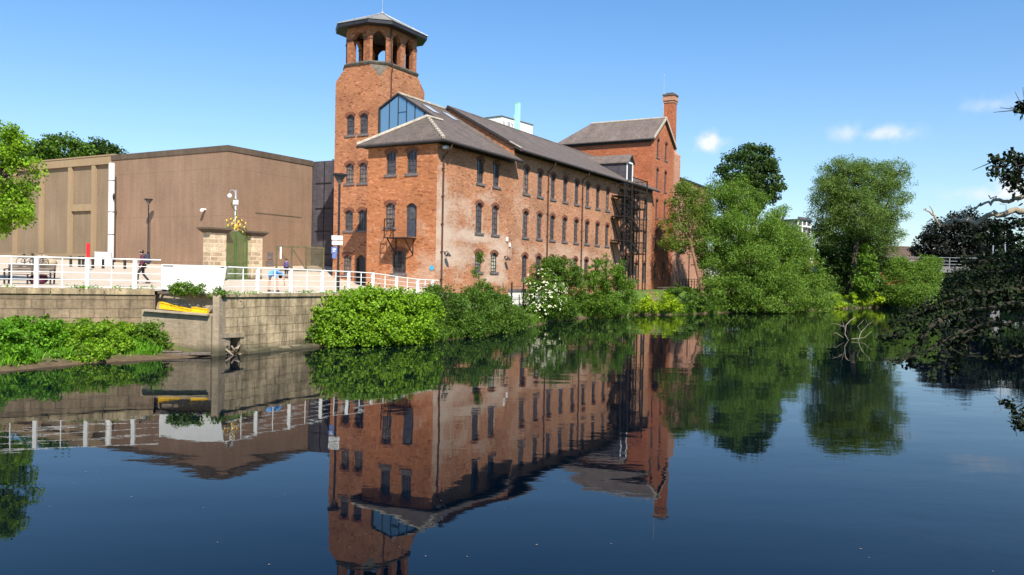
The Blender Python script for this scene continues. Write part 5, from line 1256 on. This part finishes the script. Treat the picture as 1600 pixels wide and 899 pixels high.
L_ = [lob(1172, 262, 124, 40, 30), lob(1150, 272, 123, 28, 34), lob(1196, 285, 124, 28, 34), lob(1165, 300, 124, 36, 30), lob(1178, 240, 124, 24, 16), lob(1210, 300, 124, 16, 22)]
plant('dark_maple', 'crown', gbase(1172, 124), L_, 15000, .42, 'deep', 'dark round topped tree standing behind the broad willow', 'tree', r0=.5, clump=.95, shell=.5, fork=.6, up=.6, flat=.6, nclump=260)
L_ = [lob(1330, 285, 108, 48, 34), lob(1300, 300, 107, 34, 36), lob(1375, 285, 109, 40, 30), lob(1385, 320, 109, 34, 34), lob(1340, 330, 106, 44, 40), lob(1300, 345, 108, 34, 40), lob(1370, 360, 109, 36, 36), lob(1322, 265, 108, 30, 16), lob(1402, 268, 109, 16, 16)]
tw_e = plant('tall_willow', 'crown', gbase(1328, 109), L_, 80000, .25, 'willow_grey', 'tall feathery willow leaning slightly right above the far bank', 'tree', r0=.5, clump=.95, shell=.38, aspect=.32, extra=(.14, 1.16), fork=.55, nclump=520)
L_ = [lob(1310, 400, 111, 34, 44), lob(1345, 395, 112, 36, 44), lob(1318, 440, 110, 34, 36), lob(1350, 440, 111, 26, 34), lob(1298, 375, 110, 30, 40), lob(1296, 430, 110, 22, 36), lob(1365, 380, 112, 26, 40)]
plant('shaded_thicket', 'foliage', gbase(1325, 111.5), L_, 24000, .34, 'deep', 'dark thicket around the trunk of the tall willow', 'bush', r0=.15, clump=.9, shell=.5, trunk='stem', zmin=.1)
L_ = [lob(1352, 425, 106, 16, 40), lob(1345, 450, 105.5, 16, 20)]
plant('climbing_bush', 'foliage', gbase(1350, 106.5), L_, 4200, .3, 'shrub_mid', 'upright lighter green bush in front of the dark thicket', 'bush', r0=.06, clump=.6, trunk='stem', zmin=.1)
L_ = [lob(1405, 440, 110, 30, 30), lob(1440, 438, 110, 26, 26), lob(1420, 462, 108, 36, 18), lob(1398, 418, 111, 18, 18), lob(1452, 422, 111, 18, 20)]
plant('bank_willow', 'foliage', gbase(1420, 112), L_, 40000, .25, 'willow', 'low spreading green willow on the far bank before the bridge', 'bush', r0=.12, clump=.7, trunk='stem', aspect=.36, zmin=.1, extra=(.08, 1.12))
L_ = [lob(1480, 385, 135, 44, 42), lob(1510, 370, 136, 46, 40), lob(1455, 395, 134, 26, 30), lob(1540, 395, 136, 40, 46), lob(1495, 420, 134, 50, 30)]
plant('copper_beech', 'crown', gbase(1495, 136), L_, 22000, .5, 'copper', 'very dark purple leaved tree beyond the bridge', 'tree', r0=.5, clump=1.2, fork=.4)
L_ = [lob(1570, 420, 150, 50, 30), lob(1620, 400, 150, 50, 40), lob(1530, 430, 150, 40, 18)]
plant('green_tree', 'crown', gbase(1580, 150), L_, 9000, .55, 'deep', 'green tree behind the slim lamp post near the right edge', 'tree', r0=.4, clump=1.2, fork=.4)
# right bank
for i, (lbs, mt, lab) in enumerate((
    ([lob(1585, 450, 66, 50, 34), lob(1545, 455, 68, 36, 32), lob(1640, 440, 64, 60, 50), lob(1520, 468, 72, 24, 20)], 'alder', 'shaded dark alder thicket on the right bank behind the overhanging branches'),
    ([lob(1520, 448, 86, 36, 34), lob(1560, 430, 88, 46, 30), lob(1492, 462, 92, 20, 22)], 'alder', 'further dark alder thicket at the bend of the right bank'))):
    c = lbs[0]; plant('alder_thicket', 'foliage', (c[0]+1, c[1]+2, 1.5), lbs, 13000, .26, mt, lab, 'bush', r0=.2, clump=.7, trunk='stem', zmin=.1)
# far trees behind the left blocks
L_ = [lob(92, 236, 100, 36, 22), lob(65, 240, 100, 28, 16), lob(120, 238, 100, 22, 16)]
plant('distant_tree', 'crown', gbase(90, 102), L_, 5200, .42, 'shrub_dark', 'distant tree top showing over the tan block, the wider one', 'tree', r0=.4, clump=.9, fork=.8)
L_ = [lob(158, 238, 104, 22, 16), lob(180, 238, 104, 14, 9), lob(140, 240, 104, 12, 12)]
plant('distant_tree', 'crown', gbase(158, 106), L_, 3000, .42, 'deep', 'distant thin tree top showing over the right end of the tan block', 'tree', r0=.35, clump=.9, fork=.8, shell=.4)
# left tree near the bench
L_ = [lob(-20, 225, 40, 52, 44), lob(10, 270, 40, 42, 40), lob(-10, 320, 40, 46, 36), lob(25, 325, 39.5, 24, 26), lob(-60, 280, 41, 60, 90), lob(-75, 345, 41, 50, 30), lob(18, 235, 40, 22, 28), lob(-10, 352, 40, 26, 14)]
plant('plaza_tree', 'crown', (at(-120, 440, 41.5).x, 41.5, 2.5), L_, 23000, .15, 'bright', 'bright green broadleaf tree entering at the left edge over the plaza', 'tree', r0=.28, clump=.42, shell=.6, fork=.7, aspect=.7)

# ------------------------------------------------------------------ overhanging tree on the right
ov = empty('overhanging_tree', (11.3, 11.2, tz(11.3, 11.2)), 0, 'dark tree overhanging the water from the right edge with bare pale boughs', 'tree')
OB = ov.location
def rel(p): return Vector(p)-OB
def path(px, Y0, Y1=None):
    n = len(px); Y1 = Y1 or Y0; return [rel(at(x, y, Y0+(Y1-Y0)*i/max(1, n-1))) for i, (x, y) in enumerate(px)]
trunk_top = Vector((.3, .6, 5.2)); mb = MB()
mb.tube([(0, 0, -.5), (.05, .1, 1.0), (.1, .3, 2.6), trunk_top, (.0, -.6, 8.5)], [.50, .40, .34, .28, .14], 12); mb.build('trunk', 'bark', ov, smooth=True)
BR = []
mb = MB()
def bough(pts, r0, r1, jit=.02):
    pts = [Vector(p) for p in pts]; out = []
    for i in range(len(pts)-1):
        for k in range(4): out.append(pts[i].lerp(pts[i+1], k/4)+Vector((random.gauss(0, jit), random.gauss(0, jit), random.gauss(0, jit))))
    out.append(pts[-1]); n = len(out); mb.tube(out, [r0+(r1-r0)*(i/(n-1))**.8 for i in range(n)], 8); return out
bough([(.15, .4, 3.3)]+path([(1680, 320), (1600, 328), (1572, 334), (1548, 336), (1524, 347), (1494, 343), (1480, 349), (1470, 354)], 12, 12.4), .062, .022)
bough(path([(1470, 354), (1459, 342), (1452, 332), (1443, 328)], 12.4), .025, .008); bough(path([(1459, 342), (1452, 322)], 12.4), .014, .006); bough(path([(1512, 345), (1508, 336), (1505, 338)], 12.3), .018, .008); bough(path([(1524, 347), (1518, 358)], 12.3), .018, .01)
bough([(.15, .4, 3.6)]+path([(1660, 290), (1600, 306), (1578, 315), (1554, 313), (1540, 320), (1522, 324)], 11.6, 12.0), .05, .012); bough(path([(1554, 313), (1545, 306)], 11.9), .016, .006)
mb.build('bare_bough', 'barkpale', ov, smooth=True)
mb = MB()
tips = []
def leafy(pts, r0=.03, spread=.16, dens=24): o_ = bough(pts, r0, .006); tips.append((o_, spread, dens)); return o_
leafy(path([(1598, 302), (1587, 285), (1572, 276), (1548, 270)], 11.6), .02, .16, 20); leafy(path([(1590, 290), (1592, 262), (1578, 240)], 11.6), .014, .15, 18); leafy(path([(1583, 282), (1562, 256), (1552, 248)], 11.6), .012, .13, 16); leafy(path([(1625, 260), (1600, 255), (1590, 245)], 11.6), .012, .14, 18)
leafy(path([(1660, 150), (1620, 165), (1592, 172)], 10.5), .015, .13, 16); leafy(path([(1620, 200), (1606, 180), (1596, 162)], 10.5), .012, .10, 14)
# upper dark spray below the boughs
for c in ([(1660, 352), (1590, 352), (1555, 362)], [(1680, 370), (1595, 372), (1550, 376), (1528, 372)], [(1660, 335), (1595, 345), (1562, 352)], [(1680, 395), (1610, 392), (1570, 398)]): leafy([(.15, .5, 3.1)]+path(c, 13.4), .03, .20, 40)
# big dark boughs drooping over the water
for c, Y_ in (([(1680, 440), (1600, 420), (1540, 425), (1490, 445)], 13), ([(1680, 460), (1610, 450), (1540, 455), (1480, 470), (1440, 488), (1400, 505)], 12.6), ([(1690, 480), (1600, 475), (1530, 480), (1470, 500), (1420, 515), (1382, 528)], 12.2),
             ([(1680, 500), (1600, 500), (1540, 505), (1490, 530), (1440, 550), (1400, 568)], 11.8), ([(1560, 505), (1500, 520), (1470, 550), (1455, 592)], 11.9), ([(1530, 500), (1505, 530), (1495, 560), (1492, 582)], 12), ([(1470, 500), (1440, 525), (1425, 560), (1420, 572)], 12.1), ([(1640, 430), (1560, 405), (1510, 410)], 13.4), ([(1500, 470), (1460, 480), (1430, 495)], 12.8)):
    leafy([(.1, .4, 2.2)]+path(c, Y_) if c[0][0] > 1650 else path(c, Y_), .05, .25 if max(y for x, y in c) < 540 else .17, 44 if max(y for x, y in c) < 540 else 22)
leafy(path([(1700, 545), (1640, 556), (1600, 558), (1560, 560), (1507, 557)], 11.5), .045, .10, 8); leafy(path([(1565, 560), (1558, 540), (1545, 520)], 11.5), .02, .18, 26); leafy(path([(1640, 548), (1600, 540), (1585, 535)], 11.5), .02, .16, 20)
leafy(path([(1680, 690), (1630, 670), (1600, 648), (1568, 630)], 10.2), .018, .12, 18); leafy(path([(1640, 690), (1610, 668), (1585, 660)], 10.2), .012, .11, 16)
P_, O_ = [], []
for pts_, spread, dens in tips:
    n = len(pts_); n0 = 0 if n < 14 else n//4
    for i in range(n0, n):
        fr_ = i/max(1, n-1)
        for k in range(int(dens*(1.05-.35*fr_))):
            f = random.random(); q = pts_[i].lerp(pts_[min(i+1, n-1)], f); d = Vector((random.gauss(0, 1), random.gauss(0, 1), random.gauss(0, .75)))
            d = d.normalized()*spread*random.random()**.6*(1.15-.5*fr_); P_.append(q+d); O_.append(d/spread)
for i in range(260):  # short twigs
    q = random.choice(tips)[0]; i0 = random.randrange(len(q)//3, len(q)); e2 = q[i0]+Vector((random.gauss(0, .14), random.gauss(0, .14), random.gauss(0, .10))); mb.tube([q[i0], e2], [.008, .003], 4)
mb.build('limb', 'barkshade', ov, smooth=True)
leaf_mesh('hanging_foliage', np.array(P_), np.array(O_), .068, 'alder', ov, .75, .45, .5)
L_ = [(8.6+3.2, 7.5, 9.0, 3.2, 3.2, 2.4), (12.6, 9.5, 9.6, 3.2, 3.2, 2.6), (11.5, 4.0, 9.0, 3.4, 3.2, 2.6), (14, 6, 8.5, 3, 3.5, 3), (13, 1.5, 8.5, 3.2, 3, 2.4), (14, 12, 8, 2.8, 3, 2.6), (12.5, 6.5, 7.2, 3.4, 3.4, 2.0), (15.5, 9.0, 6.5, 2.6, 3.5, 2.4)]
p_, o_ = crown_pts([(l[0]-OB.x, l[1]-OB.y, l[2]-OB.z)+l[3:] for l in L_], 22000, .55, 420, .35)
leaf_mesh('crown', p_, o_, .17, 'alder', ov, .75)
mb = MB()
for l in L_: c = rel(l[:3]); mb.tube([trunk_top, trunk_top.lerp(c, .5)+Vector((0, 0, .4)), c], [.16, .10, .03], 7)
mb.build('limb', 'bark', ov, smooth=True)

# dead branch standing in the water
e = empty('dead_branch', atz(1325, 532, 0), 0, 'bare pale dead branch sticking out of the water', 'branch'); Y_ = e.location.y; mb = MB()
for c, r_ in (([(1328, 537), (1320, 522), (1322, 508), (1330, 500), (1338, 496)], .035), ([(1322, 512), (1312, 508), (1300, 505)], .02), ([(1340, 536), (1345, 520), (1356, 508), (1363, 503)], .03), ([(1345, 520), (1340, 510), (1350, 500)], .018), ([(1318, 528), (1306, 520), (1297, 524)], .02), ([(1330, 530), (1350, 528), (1362, 518)], .02), ([(1320, 515), (1316, 500)], .012), ([(1356, 508), (1352, 498)], .010)):
    q = [at(x, y, Y_+random.uniform(-.2, .2))-e.location for x, y in c]; mb.tube(q, [r_*(1-.75*i/(len(q)-1)) for i in range(len(q))], 6)
mb.build('stem', 'barkpale', e, smooth=True)
# floating specks
mb = MB()
for i in range(80):
    x = random.uniform(-9, 6); y = random.uniform(7.5, 26); 
    if sdist(np.array([x]), np.array([y]))[0] > -1: continue
    r_ = random.uniform(.006, .016); a_ = random.uniform(0, 6.28); mb.add([(x+r_*math.cos(a_+k*1.57)*random.uniform(.6, 1.4), y+r_*math.sin(a_+k*1.57), .006) for k in range(4)], [(0, 1, 2, 3)])
o = mb.build('floating_flecks', 'debris'); tag(o, 'tiny pale flecks floating on the dark water', 'flecks', kind='stuff')
p = atz(655, 531, .02); mb = MB(); mb.tube([(p.x-.16, p.y, .05), (p.x-.05, p.y, .05), (p.x+.06, p.y, .05), (p.x+.09, p.y, .05), (p.x+.15, p.y, .05)], [.05, .055, .055, .025, .022], 10)
o = mb.build('plastic_bottle', 'bluebottle', smooth=True); tag(o, 'blue plastic bottle floating under the ivy bush', 'bottle')

# ------------------------------------------------------------------ background buildings and bridge
# white hotel roof block with lettering and a pale green tower
Yh = 175; c = at(784, 182, Yh); ht = empty('hotel_block', (c.x, c.y, 3), RZ-rad(6), 'white hotel rooftop block with grey lettering seen over the mill roof', 'building')
mb = MB(); hh = c.z-3; mb.box(0, 12.0, 0, 4.6, 0, hh); mb.build('wall', 'whiteframe', ht)
mb = MB(); mb.box(-.15, 12.15, -.15, 4.75, hh+.002, hh+.18); mb.build('coping', 'sill', ht)
fc = bpy.data.curves.new('t', 'FONT'); fc.body = 'JURYS'; fc.size = 1.75; fc.extrude = .03; fc.space_character = 1.1
to = bpy.data.objects.new('t', fc); COL.objects.link(to); dg = bpy.context.evaluated_depsgraph_get(); lm = bpy.data.meshes.new_from_object(to.evaluated_get(dg)); bpy.data.objects.remove(to)
lm.name = 'lettering'; lm.materials.clear(); lm.materials.append(M['letters']); lo = bpy.data.objects.new('lettering', lm); COL.objects.link(lo); lo.parent = ht; lo.rotation_euler = (math.pi/2, 0, 0); lo.location = (.4, -.05, hh-2.0)
c = at(809, 162, Yh+4.5); pt = empty('green_tower', (c.x, c.y, 3), RZ-rad(6), 'pale green slender tower beside the white rooftop block', 'tower')
mb = MB(); mb.box(-.46, .46, -.4, .4, 0, c.z-3); mb.box(-1.0, -.462, -.3, .3, 0, c.z-3-2.6); mb.build('shaft', 'palegreen', pt)
mb = MB(); mb.box(-.5, .5, -.44, .44, c.z-2.998, c.z-2.9); mb.build('cap', 'palegreen', pt)
# white framed building between the willows
c = at(1256, 352, 165); wf = empty('white_framed_building', (c.x, c.y, 3), rad(40), 'grey building with white frames glimpsed between the two willows', 'building')
mb = MB(); h = c.z-3+.8; mb.box(-2.6, 2.6, 0, 7, 0, h); mb.build('wall', 'girder', wf)
mb = MB()
for z in np.arange(h-8, h-.4, 2.4): mb.box(-2.4, 2.4, -.05, -.004, z, z+1.6)
mb.build('window', 'pane', wf); mb = MB()
for x in (-2.4, -.8, .8, 2.4): mb.box(x-.2, x+.2, -.16, -.06, 0, h)
for z in np.arange(h-8.4, h+.1, 2.4): mb.box(-2.6, 2.6, -.18, -.062, z, z+.3)
mb.build('white_frame', 'whiteframe', wf); mb = MB(); mb.box(-2.8, 2.8, -.3, 7.2, h+.002, h+.3); mb.build('roof', 'dark', wf)
c = at(1268, 400, 150); rh = empty('low_brick_house', (c.x, c.y, 3), rad(35), 'small orange brick wall glimpsed between the willows', 'house')
mb = MB(); h = c.z-3+.3; mb.box(-3.2, 3.2, 0, 5, 0, h); mb.build('wall', 'brick_red', rh); mb = MB(); mb.prism([(-3.4, -.3, h+.002), (3.4, -.3, h+.002), (3.4, 5.3, h+.002), (-3.4, 5.3, h+.002)], [(-3.4, 2.4, h+.8), (3.4, 2.4, h+.8), (3.4, 2.6, h+.8), (-3.4, 2.6, h+.8)]); mb.build('roof', 'tile', rh)
mb = MB(); mb.box(-.5, .5, -.02, .02, h-1.6, h-.4); mb.build('window', 'whiteframe', rh)
# brown roofed house beyond the bridge
Yb = 128; a = at(1374, 412, Yb); b2 = at(1452, 414, Yb+6); d = b2-a; d.z = 0
hs_ = empty('brown_roofed_house', (a.x, a.y, 3), math.atan2(d.y, d.x), 'orange brick house with a long brown tiled roof and gable chimney beyond the bridge', 'house')
L = d.length; ez = at(1400, 414, Yb).z-3; rz_ = at(1400, 387, Yb).z-3+.6
mb = MB(); mb.box(.3, L, 0, 7, 0, ez); mb.build('wall', 'brick_red', hs_)
mb = MB(); mb.slab([(.2, -.4, ez-.1), (L+.3, -.4, ez-.1), (L+.3, 3.5, rz_), (.2, 3.5, rz_)], .15); mb.slab([(.2, 3.5, rz_), (L+.3, 3.5, rz_), (L+.3, 7.4, ez-.1), (.2, 7.4, ez-.1)], .15); mb.build('roof', 'tile', hs_)
mb = MB(); mb.prism([(-.25, -.3, 0), (.19, -.3, 0), (.19, 7.3, 0), (-.25, 7.3, 0)], [(-.25, -.3, ez+.3), (.19, -.3, ez+.3), (.19, 7.3, ez+.3), (-.25, 7.3, ez+.3)]); mb.prism([(-.25, -.3, ez+.302), (.19, -.3, ez+.302), (.19, 7.3, ez+.302), (-.25, 7.3, ez+.302)], [(-.25, 3.2, rz_+.3), (.19, 3.2, rz_+.3), (.19, 3.8, rz_+.3), (-.25, 3.8, rz_+.3)]); mb.build('gable', 'brick_end', hs_)
mb = MB(); mb.box(-.4, .5, 2.9, 4.1, rz_-1, rz_+1.9); mb.box(-.5, .6, 2.8, 4.2, rz_+1.902, rz_+2.1); mb.build('chimney', 'brick_end', hs_)
# bridge
p0 = Vector((46, 119.5, 0)); p1 = Vector((104, 111, 0)); d = p1-p0; L = d.length
br = empty('road_bridge', p0, math.atan2(d.y, d.x), 'low grey road bridge with a pale metal railing crossing the river at the far right', 'bridge')
dz = 5.9
mb = MB(); mb.box(0, L, 0, 9, dz-.9, dz); mb.build('deck', 'girder', br, bevel=.05)
mb = MB(); mb.box(-9, 8, -.1, 9.1, 0, dz-.902); mb.build('abutment', 'girder', br)
for x in (24, 46): mb = MB(); mb.box(x-.6, x+.6, .4, 8.6, -1.5, dz-.902); mb.build('pier', 'girder', br)
mb = MB()
for x in np.arange(0, L, 2.2): mb.box(x-.06, x+.06, .15, .27, dz, dz+1.35)
mb.build('railing_posts', 'girder', br)
mb = MB()
for z in (.35, .8, 1.3): mb.tube([(0, .21, dz+z), (L, .21, dz+z)], .035, 6)
mb.build('rail', 'steel', br)
for px, y0, y1, Y_, lab in ((1551, 363, 406, 122, 'slim grey lamp post standing on the bridge before the green tree'), (1570, 320, 400, 126, 'taller slim pole on the bridge seen against the sky right of the dark tree')):
    a = at(px, y1, Y_); b2 = at(px, y0, Y_); e = empty('bridge_lamp', (a.x, a.y, dz), 0, lab, 'lamp post', 'slim poles on the bridge')
    mb = MB(); mb.tube([(0, 0, 0), (0, 0, b2.z-dz)], [.12, .07], 8); mb.build('pole', 'steel', e); mb = MB(); mb.tube([(0, 0, b2.z-dz-.05), (-.5, 0, b2.z-dz+.1), (-1.0, 0, b2.z-dz+.1)], [.05, .08, .1], 6); mb.build('lamp_head', 'steel', e)

# ------------------------------------------------------------------ sky and sun
SUN_H = Vector((-.32, .95)).normalized(); EL = rad(47)
trav = Vector((SUN_H.x*math.cos(EL), SUN_H.y*math.cos(EL), -math.sin(EL)))
sd = bpy.data.lights.new('sun', 'SUN'); sd.energy = 4.6; sd.angle = rad(.53); sd.color = (1, .93, .82)
so = bpy.data.objects.new('sun', sd); COL.objects.link(so); so.rotation_euler = trav.to_track_quat('-Z', 'Y').to_euler(); so.location = (20, -40, 60)
w = bpy.data.worlds.new('World'); SC.world = w; w.use_nodes = True; nt = w.node_tree; nt.nodes.clear()
def wn(typ, **kw):
    x = nt.nodes.new(typ)
    for k, v in kw.items(): setattr(x, k, v)
    return x
out = wn('ShaderNodeOutputWorld'); bg = wn('ShaderNodeBackground'); bg.inputs[1].default_value = .12
sky = wn('ShaderNodeTexSky', sky_type='NISHITA'); sky.sun_disc = False; sky.sun_elevation = EL
sky.sun_rotation = math.atan2(-SUN_H.x, -SUN_H.y); sky.air_density = 1.0; sky.dust_density = .6; sky.ozone_density = 2.5; sky.altitude = 50
tcn = wn('ShaderNodeTexCoord')
# small fair-weather clouds at fixed directions
acc = None
def mth(op, a, b_=0.0, cl=False):
    x = wn('ShaderNodeMath', operation=op, use_clamp=cl)
    for i, v in ((0, a), (1, b_)):
        if isinstance(v, (int, float)): x.inputs[i].default_value = v
        else: nt.links.new(v, x.inputs[i])
    return x.outputs[0]
nz = wn('ShaderNodeTexNoise'); nz.inputs['Scale'].default_value = 60; nz.inputs['Detail'].default_value = 6; nz.inputs['Roughness'].default_value = .6; nt.links.new(tcn.outputs['Generated'], nz.inputs['Vector'])
for px, py, wx, wy, a_ in ((1108, 223, .018, .012, .85), (1323, 209, .020, .010, .38), (1383, 209, .032, .010, .45), (1580, 296, .022, .016, .8), (1545, 303, .05, .010, .35), (1557, 162, .034, .010, .22), (1640, 300, .06, .02, .35), (-200, 330, .10, .02, .4), (1900, 260, .12, .04, .6)):
    v = ray(px, py).normalized(); rgt = Vector((v.y, -v.x, 0)).normalized(); up = rgt.cross(v).normalized()
    def dot(vec):
        x = wn('ShaderNodeVectorMath', operation='DOT_PRODUCT'); nt.links.new(tcn.outputs['Generated'], x.inputs[0]); x.inputs[1].default_value = vec; return x.outputs['Value']
    dx = mth('DIVIDE', dot(rgt), wx); dy = mth('DIVIDE', mth('SUBTRACT', dot(up), 0.0), wy); fwd = mth('GREATER_THAN', dot(v), .5)
    r2 = mth('ADD', mth('MULTIPLY', dx, dx), mth('MULTIPLY', dy, dy))
    g_ = mth('MULTIPLY', mth('POWER', 2.718, mth('MULTIPLY', r2, -.9)), fwd)
    g_ = mth('MULTIPLY', mth('MULTIPLY', mth('SUBTRACT', mth('ADD', mth('MULTIPLY', g_, 1.0), mth('MULTIPLY', nz.outputs['Fac'], 2.4)), 1.32, True), g_), 1.7*a_, True)
    acc = g_ if acc is None else mth('MAXIMUM', acc, g_)
mx = wn('ShaderNodeMix', data_type='RGBA'); nt.links.new(acc, mx.inputs[0]); mx.inputs[7].default_value = (4.4, 4.6, 4.8, 1)
gm = wn('ShaderNodeMix', data_type='RGBA', blend_type='MULTIPLY'); gm.inputs[0].default_value = 1; nt.links.new(sky.outputs[0], gm.inputs[6])
sxyz = wn('ShaderNodeSeparateXYZ'); nt.links.new(tcn.outputs['Generated'], sxyz.inputs[0])
rp = wn('ShaderNodeValToRGB'); nt.links.new(sxyz.outputs['Z'], rp.inputs[0]); e_ = rp.color_ramp.elements; e_.new(.5); e_.new(.5)
for q, (p_, c_) in zip(e_, ((.0, (.72, .74, .78)), (.16, (.63, .745, .83)), (.33, (.50, .735, .90)), (.8, (.32, .62, .90)))): q.position = p_; q.color = c_+(1,)
nt.links.new(rp.outputs[0], gm.inputs[7]); nt.links.new(gm.outputs[2], mx.inputs[6]); nt.links.new(mx.outputs[2], bg.inputs[0]); nt.links.new(bg.outputs[0], out.inputs[0])
vs_ = SC.view_settings; vs_.view_transform = 'Standard'; vs_.look = 'None'; vs_.exposure = 0.85; vs_.gamma = 1.0; vs_.use_curve_mapping = False
SC.cycles.max_bounces = 8; SC.cycles.diffuse_bounces = 3; SC.cycles.glossy_bounces = 4; SC.cycles.transparent_max_bounces = 4
SC.cycles.sample_clamp_indirect = 6
